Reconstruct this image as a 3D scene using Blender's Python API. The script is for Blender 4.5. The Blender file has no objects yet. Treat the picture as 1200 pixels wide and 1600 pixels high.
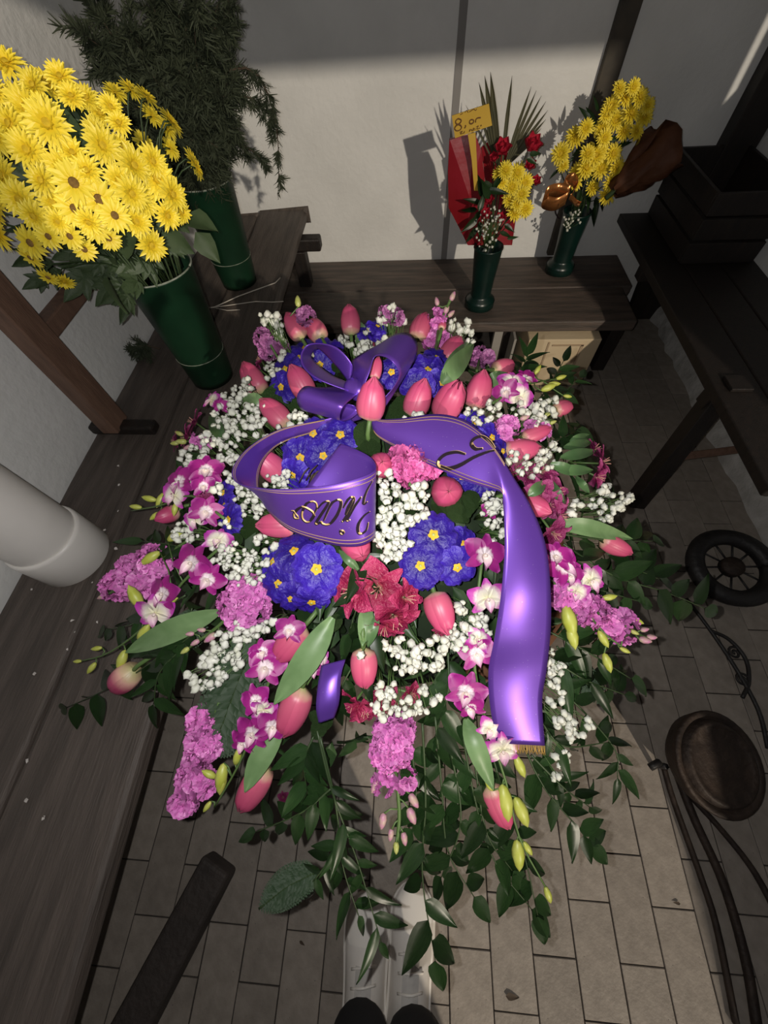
import bpy, math, random
from mathutils import Matrix, Vector, Euler, noise
from mathutils.bvhtree import BVHTree

# ---------------------------------------------------------------- camera, light, exposure
SC = bpy.context.scene
COL = SC.collection
rnd = random.Random(7)
FPX, PITCH, ROLL, YAW, CAMH = 598.8, .5339, .0982, .1391, 1.4
CAM = Vector((0, 0, CAMH))


def ray(px, py):
    """world direction (unit depth) seen at a pixel of the 1200x1600 frame"""
    u = (px - 600) / FPX
    v = (py - 800) / FPX
    c, s = math.cos(ROLL), math.sin(ROLL)
    u, v = c * u - s * v, s * u + c * v
    down = math.cos(PITCH) + math.sin(PITCH) * v
    fw = math.sin(PITCH) - math.cos(PITCH) * v
    c, s = math.cos(YAW), math.sin(YAW)
    return Vector((c * u - s * fw, s * u + c * fw, -down))


FWD = ray(600, 800)
RGT = (ray(600 + FPX, 800) - FWD)
DWN = (ray(600, 800 + FPX) - FWD)
cam = bpy.data.cameras.new('camera')
cam.sensor_fit = 'HORIZONTAL'
cam.sensor_width = 36
cam.lens = 36 * FPX / 1200
cam.clip_start = .02
camo = bpy.data.objects.new('camera', cam)
COL.objects.link(camo)
m3 = Matrix((RGT, -DWN, -FWD)).transposed()
camo.matrix_world = Matrix.Translation(CAM) @ m3.to_4x4()
SC.camera = camo

w = bpy.data.worlds.new('night')
SC.world = w
w.use_nodes = True
w.node_tree.nodes['Background'].inputs[0].default_value = (.55, .65, .85, 1)
w.node_tree.nodes['Background'].inputs[1].default_value = .075


def light(name, kind, loc, energy, color, **kw):
    l = bpy.data.lights.new(name, kind)
    l.energy = energy
    l.color = color
    for k, v in kw.items():
        setattr(l, k, v)
    o = bpy.data.objects.new(name, l)
    COL.objects.link(o)
    o.location = loc
    return o


# street lamp outside, behind and to the right of the photographer
light('street_lamp_light', 'POINT', (3.05, -6.0, 4.0), 1500, (1, .88, .72), shadow_soft_size=.06)
# flash of the telephone, a finger's width left of its lens
fl = light('phone_flash', 'SPOT', CAM - RGT * .024 - DWN * .006, 16.5, (1, .97, .94), shadow_soft_size=.003,
           spot_size=math.radians(172), spot_blend=.35)
fl.rotation_euler = camo.matrix_world.to_euler()
vs = SC.view_settings
vs.view_transform = 'Standard'
vs.look = 'None'
vs.gamma = 1
vs.use_curve_mapping = False
vs.exposure = 0


# ---------------------------------------------------------------- pixel helpers
def atz(px, py, z):
    d = ray(px, py)
    return CAM + d * ((z - CAMH) / d.z)


def aty(px, py, y):
    d = ray(px, py)
    return CAM + d * (y / d.y)


def atx(px, py, x):
    d = ray(px, py)
    return CAM + d * (x / d.x)


def zdome(x, y):
    r = math.hypot(x + .05, y - .42)
    return max(.5, 1.0 - .18 * (r / .42) ** 1.4)


DC = Vector((-.05, .38, .55))


def P(px, py, h=0.):
    """point of the flower mound under a pixel, raised by h"""
    d = ray(px, py)
    lo, hi = .2, 2.2
    t = .3
    while t < 2.0:
        p = CAM + d * t
        if p.z < zdome(p.x, p.y) + h:
            break
        if p.y > .68:
            return p
        t += .01
    lo, hi = t - .01, t
    for _ in range(8):
        m = (lo + hi) / 2
        p = CAM + d * m
        if p.z < zdome(p.x, p.y) + h:
            hi = m
        else:
            lo = m
    return CAM + d * hi


def depth(p):
    return (p - CAM).dot(FWD)


def outward(p):
    return (p - DC).normalized()


def tocam(p):
    return (CAM - p).normalized()


# ---------------------------------------------------------------- materials
MATS = {}
PETALS = ('tulip', 'primrose', 'stock', 'orchid', 'alstro', 'gyp', 'ruscus', 'light_leaf', 'filler', 'fern', 'stem', 'green_bud', 'pink_bud')


def tone(name, c):
    k = .82 if name.startswith(PETALS) else 1
    return tuple(v * k for v in c)


def mat(name, col, rough=.55, var=None, scale=20, detail=3, bump=0., bscale=60, metal=0., spec=.5, obj_random=0.,
        stretch=(1, 1, 1), sheen=0., fleck=None, trans=0., coord='Object'):
    if name in MATS:
        return MATS[name]
    m = bpy.data.materials.new(name)
    MATS[name] = m
    col = tone(name, col)
    var = tone(name, var) if var else None
    m.use_nodes = True
    nt = m.node_tree
    N, L = nt.nodes, nt.links
    b = N['Principled BSDF']
    b.inputs['Roughness'].default_value = rough
    b.inputs['Metallic'].default_value = metal
    b.inputs['Specular IOR Level'].default_value = spec
    if sheen:
        b.inputs['Sheen Weight'].default_value = sheen
    tc = N.new('ShaderNodeTexCoord')
    mp = N.new('ShaderNodeMapping')
    mp.inputs['Scale'].default_value = stretch
    L.new(tc.outputs[coord], mp.inputs[0])
    out = None
    if var:
        nz = N.new('ShaderNodeTexNoise')
        nz.inputs['Scale'].default_value = scale
        nz.inputs['Detail'].default_value = detail
        L.new(mp.outputs[0], nz.inputs[0])
        rp = N.new('ShaderNodeValToRGB')
        rp.color_ramp.elements[0].position = .3
        rp.color_ramp.elements[1].position = .72
        rp.color_ramp.elements[0].color = (*col, 1)
        rp.color_ramp.elements[1].color = (*var, 1)
        L.new(nz.outputs[0], rp.inputs[0])
        out = rp.outputs[0]
    else:
        c = N.new('ShaderNodeRGB')
        c.outputs[0].default_value = (*col, 1)
        out = c.outputs[0]
    if obj_random:
        oi = N.new('ShaderNodeObjectInfo')
        hs = N.new('ShaderNodeHueSaturation')
        mr = N.new('ShaderNodeMapRange')
        mr.inputs[3].default_value = 1 - obj_random
        mr.inputs[4].default_value = 1 + obj_random
        L.new(oi.outputs['Random'], mr.inputs[0])
        L.new(mr.outputs[0], hs.inputs['Value'])
        L.new(out, hs.inputs['Color'])
        out = hs.outputs[0]
    if fleck:
        vo = N.new('ShaderNodeTexVoronoi')
        vo.inputs['Scale'].default_value = fleck[0]
        L.new(tc.outputs[coord], vo.inputs['Vector'])
        lt = N.new('ShaderNodeMath')
        lt.operation = 'LESS_THAN'
        lt.inputs[1].default_value = fleck[1]
        L.new(vo.outputs['Distance'], lt.inputs[0])
        mx = N.new('ShaderNodeMixRGB')
        L.new(lt.outputs[0], mx.inputs[0])
        L.new(out, mx.inputs[1])
        mx.inputs[2].default_value = (*fleck[2], 1)
        out = mx.outputs[0]
    L.new(out, b.inputs['Base Color'])
    if bump:
        n2 = N.new('ShaderNodeTexNoise')
        n2.inputs['Scale'].default_value = bscale
        n2.inputs['Detail'].default_value = 4
        L.new(mp.outputs[0], n2.inputs[0])
        bp = N.new('ShaderNodeBump')
        bp.inputs['Strength'].default_value = bump
        bp.inputs['Distance'].default_value = .01
        L.new(n2.outputs[0], bp.inputs['Height'])
        L.new(bp.outputs[0], b.inputs['Normal'])
    if trans:
        b.inputs['Transmission Weight'].default_value = trans
    return m


def radmat(name, stops, rough=.5, axis='len', fleck=None, spec=.4, nz_amt=.22, bump=0., bscale=8, rand=.1):
    """flower colour by the distance from the flower's own centre (axis='len') or along its own axis ('z','y')"""
    if name in MATS:
        return MATS[name]
    m = mat(name, (1, 1, 1), rough, fleck=fleck, spec=spec, bump=bump, bscale=bscale, obj_random=rand)
    nt = m.node_tree
    N, L = nt.nodes, nt.links
    tc = N.new('ShaderNodeTexCoord')
    if axis == 'len':
        vm = N.new('ShaderNodeVectorMath')
        vm.operation = 'LENGTH'
        L.new(tc.outputs['Object'], vm.inputs[0])
        val = vm.outputs['Value']
    else:
        sp = N.new('ShaderNodeSeparateXYZ')
        L.new(tc.outputs['Object'], sp.inputs[0])
        val = sp.outputs[{'x': 0, 'y': 1, 'z': 2}[axis]]
    nz = N.new('ShaderNodeTexNoise')
    nz.inputs['Scale'].default_value = 7
    L.new(tc.outputs['Object'], nz.inputs[0])
    ad = N.new('ShaderNodeMath')
    ad.operation = 'MULTIPLY_ADD'
    L.new(nz.outputs[0], ad.inputs[0])
    ad.inputs[1].default_value = nz_amt
    L.new(val, ad.inputs[2])
    sb = N.new('ShaderNodeMath')
    sb.operation = 'SUBTRACT'
    L.new(ad.outputs[0], sb.inputs[0])
    sb.inputs[1].default_value = nz_amt / 2
    rp = N.new('ShaderNodeValToRGB')
    cr = rp.color_ramp
    while len(cr.elements) < len(stops):
        cr.elements.new(.5)
    for e, (p, c) in zip(cr.elements, stops):
        e.position = p
        e.color = (*tone(name, c), 1)
    L.new(sb.outputs[0], rp.inputs[0])
    tgt = None
    for n in N:
        if n.type == 'RGB':
            for l in list(n.outputs[0].links):
                tgt = l.to_socket
    L.new(rp.outputs[0], tgt)
    return m


WALL = mat('white_plaster', (.70, .70, .68), .85, (.80, .80, .78), 5, 5, bump=.25, bscale=45)
CEIL = mat('grey_boards', (.2, .2, .2), .9)
TILE = mat('stone_tile', (.225, .195, .165), .55, (.315, .275, .235), 30, 8, bump=.12, bscale=120, obj_random=.12,
           fleck=(55, .05, (.05, .045, .04)))
GROUT = mat('dark_grout', (.035, .03, .026), .9)
WOOD = mat('dark_bench_wood', (.055, .044, .037), .6, (.115, .092, .078), 5, 8, bump=.35, bscale=25, stretch=(9, 1, 9))
WOODX = mat('dark_bench_wood_lengthwise', (.05, .042, .036), .6, (.13, .095, .078), 5, 8, bump=.35, bscale=25,
            stretch=(1, 9, 9))
POST = mat('brown_post_wood', (.12, .066, .045), .55, (.19, .11, .075), 12, 6, bump=.2, stretch=(6, 6, 1))
BLACKW = mat('blackened_wood', (.008, .006, .005), .55, (.02, .013, .010), 10, 6, bump=.3, stretch=(6, 6, 1))
BATTEN = mat('weathered_batten', (.045, .04, .033), .8, (.09, .075, .055), 14)
STRIP = mat('grey_joint_strip', (.26, .25, .24), .8)
PVC = mat('white_pvc', (.80, .77, .73), .42, (.72, .69, .65), 8)
GREENPL = mat('green_plastic', (.004, .022, .010), .42, (.006, .034, .015), 12, bump=.08, bscale=15)
TEAL = mat('dark_teal_plastic', (.002, .014, .011), .32, (.004, .022, .017), 12)
SCALE = mat('lime_scale', (.3, .32, .27), .9, (.12, .15, .1), 60)
CREAM = mat('cream_board', (.62, .5, .33), .7, (.55, .43, .27), 5, bump=.1)
CREAM2 = mat('cream_board_groove', (.38, .28, .18), .8)
RUST = mat('rusty_iron', (.02, .013, .010), .65, (.055, .036, .026), 18, 8, bump=.5, bscale=50, metal=.3)
IRON = mat('black_iron', (.01, .009, .009), .55, (.018, .016, .016), 20, bump=.3)
TERRA = mat('terracotta', (.16, .065, .03), .8, (.22, .1, .05), 20, bump=.15)
CONC = mat('rough_concrete', (.16, .155, .145), .95, (.28, .27, .25), 14, 8, bump=.8, bscale=30)
STEM = mat('stem_green', (.10, .18, .05), .5)
DSTEM = mat('dark_stem_green', (.03, .055, .018), .5)
TLEAF = mat('tulip_leaf', (.13, .23, .09), .45, (.2, .32, .14), 30, stretch=(3, .4, 1))
RLEAF = mat('ruscus_leaf', (.009, .026, .007), .36, (.018, .044, .012), 14, obj_random=.45, stretch=(4, .5, 1), spec=.35)
RLEAF2 = mat('light_leaf', (.06, .13, .05), .4, (.10, .19, .07), 14, obj_random=.3)
PLEAF = mat('primrose_leaf', (.025, .075, .015), .5, (.08, .16, .04), 55, 4, bump=1.0, bscale=60)
FILL = mat('filler_leaf', (.012, .036, .010), .45, (.035, .075, .022), 40)
FERN = mat('fern_green', (.010, .034, .008), .65, (.018, .05, .014), 20)
CONIF = mat('evergreen', (.018, .027, .012), .8, (.036, .046, .022), 25)
TWIG = mat('brown_twig', (.06, .04, .025), .8)
DRY = mat('dry_white_twig', (.5, .46, .4), .8)
GYP = mat('gyp_white', (.80, .80, .74), .7, (.62, .64, .52), 80)
TUL = radmat('tulip_pink', [(.0, (.45, .46, .2)), (.07, (.62, .36, .27)), (.16, (.60, .12, .20)), (.8, (.60, .075, .19)),
                            (1., (.64, .13, .23))], .42, 'z', nz_amt=.08, rand=.08)
TULD = radmat('tulip_dusky', [(.0, (.50, .50, .22)), (.18, (.72, .40, .33)), (.45, (.52, .07, .17)), (1., (.45, .05, .16))], .42, 'z', nz_amt=.08)
PRIM = radmat('primrose_blue', [(.0, (.03, .012, .20)), (.4, (.026, .009, .27)), (.8, (.04, .014, .36)), (1., (.075, .04, .42))], .45,
              fleck=(20, .075, (.6, .57, .75)), bump=.35, bscale=5, rand=.25)
EYE = mat('primrose_eye', (.75, .42, .01), .5, (.85, .55, .03), 3, bump=.3)
STOCK = mat('stock_pink', (.62, .13, .48), .5, (.74, .26, .60), 2.2, obj_random=.16)
STOCKD = mat('stock_deep_pink', (.60, .09, .32), .5, (.70, .17, .42), 2.2, obj_random=.16)
STOCKM = mat('stock_mauve', (.36, .10, .30), .5, (.48, .18, .40), 2.2, obj_random=.16)
BUDG = mat('green_bud', (.42, .46, .10), .45, (.55, .56, .2), 3)
BUDP = mat('pink_bud', (.60, .22, .42), .5, (.5, .5, .25), 2.0)
ORCH = radmat('orchid_purple', [(.0, (.85, .78, .78)), (.28, (.80, .66, .72)), (.42, (.36, .02, .22)), (.85, (.27, .010, .18)),
                                (1., (.45, .07, .33))], .45, rand=.15)
ORCHP = radmat('orchid_pale', [(.0, (.80, .78, .50)), (.5, (.80, .74, .66)), (.75, (.50, .08, .40)), (1., (.42, .03, .36))], .45)
LIP = radmat('orchid_lip', [(.0, (.85, .80, .62)), (.4, (.80, .55, .66)), (.8, (.35, .01, .22)), (1., (.3, .01, .2))], .45)
ALS = radmat('alstroemeria_red', [(.0, (.52, .30, .22)), (.22, (.26, .02, .05)), (.6, (.30, .012, .065)), (1., (.44, .04, .13))], .4,
             fleck=(22, .06, (.8, .7, .65)), bump=.5, rand=.2)
ALSM = radmat('alstroemeria_magenta', [(.0, (.6, .38, .35)), (.25, (.26, .018, .10)), (.6, (.28, .02, .12)), (1., (.42, .07, .22))], .4, bump=.5, rand=.2)
MUM = radmat('mum_yellow', [(.0, (.64, .43, .01)), (.4, (.80, .62, .03)), (1., (.88, .74, .09))], .5)
MUMD = mat('mum_disc', (.55, .38, .01), .7, (.7, .5, .02), 9, bump=.4)
MUMB = mat('mum_brown_disc', (.17, .09, .02), .8, (.28, .16, .03), 9, bump=.4)
MLEAF = mat('mum_leaf', (.028, .052, .018), .6, (.055, .085, .035), 25)
VIOLET = mat('violet_satin', (.12, .046, .35), .36, (.145, .058, .40), 6, metal=.55, spec=.5, fleck=(210, .045, (.75, .68, .85)))
GOLD = mat('gold_print', (.42, .27, .10), .5, metal=.2)
BLACK = mat('black_ink', (.012, .007, .012), .8, spec=.1)
FRINGE = mat('gold_fringe', (.45, .28, .07), .5)
REDW = mat('red_wrap', (.22, .008, .012), .35, (.30, .015, .03), 6, bump=.3, bscale=12)
REDF = mat('red_petal', (.42, .01, .03), .45, (.55, .03, .06), 6)
PALM = mat('palm_green', (.05, .052, .025), .6, (.08, .075, .035), 20)
TAG = mat('yellow_tag', (.50, .30, .02), .6, (.56, .36, .04), 6)
INK = mat('brown_ink', (.14, .06, .012), .7)
COPPER = mat('copper_foil', (.62, .25, .08), .22, metal=.8)
ORANGE = mat('orange_wrap', (.075, .028, .013), .6, (.12, .05, .026), 8, bump=.5, bscale=20, spec=.2)
SHOE = mat('white_leather', (.80, .76, .71), .5, (.70, .66, .61), 20)
SHOES = mat('white_rubber', (.84, .80, .74), .6)
SHOEG = mat('grey_tongue', (.55, .53, .50), .8, (.45, .43, .41), 60)
CLOTH = mat('black_cloth', (.008, .008, .009), .9)
SKIN = mat('skin', (.5, .3, .22), .5)
HAIR = mat('dark_hair', (.02, .013, .01), .6)
PETAL = mat('fallen_petal', (.62, .58, .55), .7)


# ---------------------------------------------------------------- mesh helpers
class MB:
    def __init__(s):
        s.v = []
        s.f = []

    def add(s, vs_, fs, M=None):
        o = len(s.v)
        s.v += [tuple(M @ Vector(p)) if M else tuple(p) for p in vs_]
        s.f += [tuple(i + o for i in f) for f in fs]
        return s

    def box(s, a, b, M=None):
        (x0, y0, z0), (x1, y1, z1) = a, b
        return s.add([(x0, y0, z0), (x1, y0, z0), (x1, y1, z0), (x0, y1, z0), (x0, y0, z1), (x1, y0, z1), (x1, y1, z1), (x0, y1, z1)],
                     [(0, 3, 2, 1), (4, 5, 6, 7), (0, 1, 5, 4), (1, 2, 6, 5), (2, 3, 7, 6), (3, 0, 4, 7)], M)

    def tube(s, pts, rad, n=6):
        pts = [Vector(p) for p in pts]
        o = len(s.v)
        k = len(pts)
        up = None
        for i, p in enumerate(pts):
            t = (pts[min(i + 1, k - 1)] - pts[max(i - 1, 0)])
            t = t.normalized() if t.length > 1e-9 else Vector((0, 0, 1))
            if up is None:
                up = t.orthogonal().normalized()
            up = (up - t * up.dot(t))
            up = up.normalized() if up.length > 1e-6 else t.orthogonal().normalized()
            q = t.cross(up)
            r = rad[i] if isinstance(rad, (list, tuple)) else rad
            for j in range(n):
                a = 2 * math.pi * j / n
                s.v.append(tuple(p + (up * math.cos(a) + q * math.sin(a)) * r))
        for i in range(k - 1):
            for j in range(n):
                s.f.append((o + i * n + j, o + i * n + (j + 1) % n, o + (i + 1) * n + (j + 1) % n, o + (i + 1) * n + j))
        s.f.append(tuple(o + j for j in reversed(range(n))))
        s.f.append(tuple(o + (k - 1) * n + j for j in range(n)))
        return s

    def lathe(s, prof, n=24, M=None):
        vs_, fs = [], []
        for r, z in prof:
            for j in range(n):
                a = 2 * math.pi * j / n
                vs_.append((r * math.cos(a), r * math.sin(a), z))
        for i in range(len(prof) - 1):
            for j in range(n):
                fs.append((i * n + j, i * n + (j + 1) % n, (i + 1) * n + (j + 1) % n, (i + 1) * n + j))
        return s.add(vs_, fs, M)

    def grid(s, rows, closed=False):
        o = len(s.v)
        w_ = len(rows[0])
        for r in rows:
            s.v += [tuple(p) for p in r]
        for i in range(len(rows) - 1):
            for j in range(w_ - 1):
                s.f.append((o + i * w_ + j, o + i * w_ + j + 1, o + (i + 1) * w_ + j + 1, o + (i + 1) * w_ + j))
        return s

    def mesh(s, name, m, smooth=True):
        me = bpy.data.meshes.new(name)
        me.from_pydata(s.v, [], s.f)
        if isinstance(m, (list, tuple)):
            for x in m:
                me.materials.append(x)
        else:
            me.materials.append(m)
        if smooth:
            me.polygons.foreach_set('use_smooth', [True] * len(me.polygons))
        me.update()
        return me

    def build(s, name, m, parent=None, M=None, smooth=True, kind=None):
        return inst(name, s.mesh(name, m, smooth), parent, M, kind)


def inst(name, me, parent=None, M=None, kind=None):
    o = bpy.data.objects.new(name, me)
    COL.objects.link(o)
    if parent:
        o.parent = parent
    if M is not None:
        o.matrix_local = M
    if kind:
        o['kind'] = kind
    return o


def tag(o, label=None, cat=None, group=None, kind=None):
    if label:
        o['label'] = label
    if cat:
        o['category'] = cat
    if group:
        o['group'] = group
    if kind:
        o['kind'] = kind
    return o


def thing(name, label, cat, M=None, group=None):
    o = bpy.data.objects.new(name, None)
    o.empty_display_size = .02
    COL.objects.link(o)
    if M is not None:
        o.matrix_world = M if isinstance(M, Matrix) else Matrix.Translation(M)
    return tag(o, label, cat, group)


def struct(o):
    o['kind'] = 'structure'
    return o


def bevel(o, wdt=.004, seg=2):
    b = o.modifiers.new('bevel', 'BEVEL')
    b.width = wdt
    b.segments = seg
    b.limit_method = 'ANGLE'
    return o


def solid(o, t=.001):
    m = o.modifiers.new('thickness', 'SOLIDIFY')
    m.thickness = t
    m.offset = 0
    return o


def frame(o, z, hint=None, roll=0.):
    z = Vector(z).normalized()
    h = Vector(hint) if hint is not None else Vector((0, 0, 1))
    x = h - z * h.dot(z)
    if x.length < 1e-4:
        x = z.orthogonal()
    x.normalize()
    y = z.cross(x)
    M = Matrix((x, y, z)).transposed().to_4x4()
    return Matrix.Translation(o) @ M @ Matrix.Rotation(roll, 4, 'Z')


def SCL(a, b=None, c=None):
    return Matrix.Diagonal((a, a if b is None else b, a if c is None else c, 1))


def spline(pts, n):
    """Catmull-Rom through points (lists of Vectors)"""
    pts = [Vector(p) for p in pts]
    if len(pts) == 2:
        return [pts[0].lerp(pts[1], i / (n - 1)) for i in range(n)]
    q = [pts[0] * 2 - pts[1]] + pts + [pts[-1] * 2 - pts[-2]]
    out = []
    m = len(pts) - 1
    for i in range(n):
        t = i / (n - 1) * m
        k = min(int(t), m - 1)
        t -= k
        a, b, c, d = q[k:k + 4]
        out.append(.5 * ((2 * b) + (c - a) * t + (2 * a - 5 * b + 4 * c - d) * t * t + (3 * b - a - 3 * c + d) * t ** 3))
    return out


def jit(s):
    return Vector((rnd.uniform(-s, s), rnd.uniform(-s, s), rnd.uniform(-s, s)))


def leaf_mb(L=1., W=.3, n=7, fold=.15, curl=.2, mb=None, M=None, pw=.9, blunt=.55):
    """leaf along +Y, upper side +Z, 5 points across"""
    rows = []
    for i in range(n + 1):
        t = i / n
        w_ = W * .5 * (math.sin(math.pi * t ** blunt) ** pw if 0 < t < 1 else .02 if pw > .7 else (.12 if t == 0 else .3))
        z = -curl * L * t * t
        r = []
        for j in (-1, -.5, 0, .5, 1):
            r.append(Vector((j * w_, L * t, z + fold * W * (abs(j) - .3))))
        rows.append(r)
    mb = mb or MB()
    o = len(mb.v)
    mb.grid(rows)
    if M is not None:
        for i in range(o, len(mb.v)):
            mb.v[i] = tuple(M @ Vector(mb.v[i]))
    return mb


def blade(path, width, nrm, cup=.1, n=9, mb=None):
    """leaf blade along a world path; width = max width; nrm = facing"""
    pts = spline(path, n)
    rows = []
    for i, p in enumerate(pts):
        t = i / (n - 1)
        tg = (pts[min(i + 1, n - 1)] - pts[max(i - 1, 0)]).normalized()
        nn = (nrm - tg * nrm.dot(tg)).normalized()
        s = tg.cross(nn)
        w_ = width * .5 * max(.03, math.sin(math.pi * min(1, t * .95 + .05)) ** .75)
        rows.append([p + s * (j * w_) + nn * (abs(j) * cup * width) for j in (-1, -.5, 0, .5, 1)])
    mb = mb or MB()
    mb.grid(rows)
    return mb


# ---------------------------------------------------------------- the setting
H_W = .10458
T_L = .2082
X0 = .4316
fl_ = struct(MB().box((-1.2, -2.2, -.06), (1.9, 2.35, -.004)).build('floor', GROUT, smooth=False))
tm = bevel(MB().box((-H_W / 2 + .0014, -T_L / 2 + .0014, -.012), (H_W / 2 - .0014, T_L / 2 - .0014, 0)).build('tile', TILE, fl_, smooth=False), .0012, 1)
tile_me = tm.data
first = True
far = MB()
for k in range(-13, 10):
    cx = X0 + (k + .5) * H_W
    ph = (.36 if k % 2 == 0 else .84) * T_L
    for j in range(-8, 12):
        cy = ph + (j + .5) * T_L
        if cy > 2.3 or cx > 1.4 or cy < -1.4:
            continue
        hidden = cy < -.62 or (cx < -.88) or (cy > 1.75)
        z = rnd.uniform(-.0012, .0008)
        if hidden:
            far.box((cx - H_W / 2 + .0014, cy - T_L / 2 + .0014, -.012), (cx + H_W / 2 - .0014, cy + T_L / 2 - .0014, z))
            continue
        if first:
            o = tm
            first = False
        else:
            o = inst('tile', tile_me, fl_)
            b = o.modifiers.new('bevel', 'BEVEL')
            b.width = .0012
            b.segments = 1
        o.matrix_local = Matrix.Translation((cx, cy, z)) @ Matrix.Rotation(rnd.uniform(-.004, .004), 4, 'Z')
far.build('outer_tiles', TILE, fl_, smooth=False, kind='stuff')

YW = 2.2
struct(MB().box((-1.25, YW, -.05), (1.7, YW + .12, 2.6)).build('wall_back', WALL, smooth=False))


def lx(y):      # the left wall and bench run slightly askew
    return -.018 * y


wl = MB()
wl.add([(-.935 + lx(-1.6), -1.6, -.05), (-.935 + lx(2.3), 2.3, -.05), (-.935 + lx(2.3), 2.3, 2.6), (-.935 + lx(-1.6), -1.6, 2.6),
        (-1.08, -1.6, -.05), (-1.12, 2.3, -.05), (-1.12, 2.3, 2.6), (-1.08, -1.6, 2.6)],
       [(0, 1, 2, 3), (4, 7, 6, 5), (0, 3, 7, 4), (1, 5, 6, 2), (3, 2, 6, 7), (0, 4, 5, 1)])
struct(wl.build('wall_left', WALL, smooth=False))
# right wall: tall part at the back with a slot added for a lamplit sliver, added parapet towards the entrance
wr = MB()
wr.box((1.37, -.12, -.05), (1.40, 1.24, 2.6))
wr.box((1.37, 1.46, -.05), (1.40, 2.2, 2.6))
wr.box((1.37, 1.24, -.05), (1.40, 1.46, 1.17))
wr.box((1.37, 1.24, 1.45), (1.40, 1.46, 2.6))
struct(wr.build('wall_right', WALL, smooth=False))
pp = MB().box((1.30, -2.0, -.02), (1.46, -.12, .95)).build('wall_shadow_edge', CONC, smooth=False)  # unseen low wall added to cast the shadow edge on the right floor
struct(pp)
rb = MB()
n = 26
rows = []
for i in range(n + 1):
    y = .45 + (2.18 - .45) * i / n
    o_ = rnd.uniform(-.018, .012)
    rows.append([Vector((1.345 + o_, y, -.01)), Vector((1.35 + o_ * .6, y, .06)), Vector((1.372, y, .1 + rnd.uniform(-.02, .02)))])
rb.grid(rows)
struct(rb.build('baseboard_right', mat('pale_rough_concrete', (.34, .33, .31), .95, (.56, .55, .53), 14, 8, bump=.8, bscale=30)))
struct(MB().box((-1.1, -1.1, -.05), (.33, -1.0, 2.02)).build('wall_light_block', WALL, smooth=False))  # unseen wall added to keep the lamp off the left floor and bench
struct(MB().box((-1.25, -.58, 2.02), (1.7, 2.3, 2.1)).build('ceiling', CEIL, smooth=False))
struct(bevel(MB().box((.668, YW - .028, .33), (.74, YW + .01, 2.02)).build('trim_1', BATTEN, smooth=False), .004))
struct(MB().box((.129, YW - .004, .3), (.158, YW + .01, 2.02)).build('trim_2', STRIP, smooth=False))
struct(bevel(MB().box((1.235, YW - .07, .0), (1.36, YW + .01, 2.02)).build('trim_3', BLACKW, smooth=False), .004))

# ---------------------------------------------------------------- left bench
ZL = .58
lb = thing('plank_bench', 'long dark plank bench along the left wall under the tall green vases', 'bench', (-.72, .8, 0))
lbM = lb.matrix_world.inverted()


def skew_plank(xa, xb, ya, yb, z0, z1, name, m, parent, M, round_=.008):
    nn = 14
    a = []
    for i in range(nn + 1):
        y = ya + (yb - ya) * i / nn
        e = rnd.uniform(-.0025, .0025)
        a.append((xa + lx(y) + e, xb + lx(y) + rnd.uniform(-.002, .002), y))
    mb = MB()
    rows_ = []
    for (p, q, y) in a:
        rows_.append([(p, y, z0), (q, y, z0), (q, y, z1), (p, y, z1), (p, y, z0)])
    mb.grid(rows_)
    k = len(mb.v)
    mb.f.append((0, 1, 2, 3))
    mb.f.append((k - 5, k - 2, k - 3, k - 4))
    mb.v = [tuple(M @ Vector(v)) for v in mb.v]
    return bevel(mb.build(name, m, parent, smooth=False), round_, 2)


skew_plank(-.925, -.722, -.98, 2.10, ZL - .045, ZL, 'plank', WOOD, lb, lbM)
skew_plank(-.716, -.492, -.98, 2.14, ZL - .045, ZL, 'plank', WOOD, lb, lbM, .012)
for y in (-.9, 1.05, 1.98):
    bevel(MB().box((-.92 + .72, y - .03 - .8, ZL - .1), (-.47 + .72 + (.0 if y < 1.5 else .02), y + .03 - .8, ZL - .046)).build('bearer', BLACKW, lb, smooth=False), .008)
    for xx in (-.88, -.56):
        bevel(MB().box((xx + .72 - .03, y - .03 - .8, 0), (xx + .72 + .03, y + .03 - .8, ZL - .1)).build('leg', BLACKW, lb, smooth=False))

# post of a rack standing on the bench against the left wall
pb = atz(188, 672, ZL)
rk = thing('rack_post', 'brown wooden upright of a rack standing on the left bench', 'post', pb)
bevel(MB().box((-.024, -.034, .02), (.024, .034, 1.45)).build('upright', POST, rk, smooth=False), .004)
bevel(MB().box((-.075, -.02, 0), (.12, .018, .03)).build('foot', BLACKW, rk, smooth=False), .006)
bb = [atx(52, 512, -.93), atx(112, 444, -.93)]
bevel(MB().box((-.062, .03, .255), (-.02, .75, .295)).build('rail', POST, rk, smooth=False), .004)

# ---------------------------------------------------------------- downpipe
pc = atz(118, 868, ZL)
dp = thing('downpipe', 'cream plastic downpipe with a collar ending on the left bench', 'pipe', pc)
MB().lathe([(.079, 0), (.0815, .004), (.0815, .10), (.079, .107), (.073, .109), (.0735, .02), (.07, .004), (.0, .003)], 36).build('collar', PVC, dp)
MB().lathe([(.0745, .09), (.0745, .5), (.0745, 1.0), (.0745, 1.4)], 36).build('pipe', PVC, dp)

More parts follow.
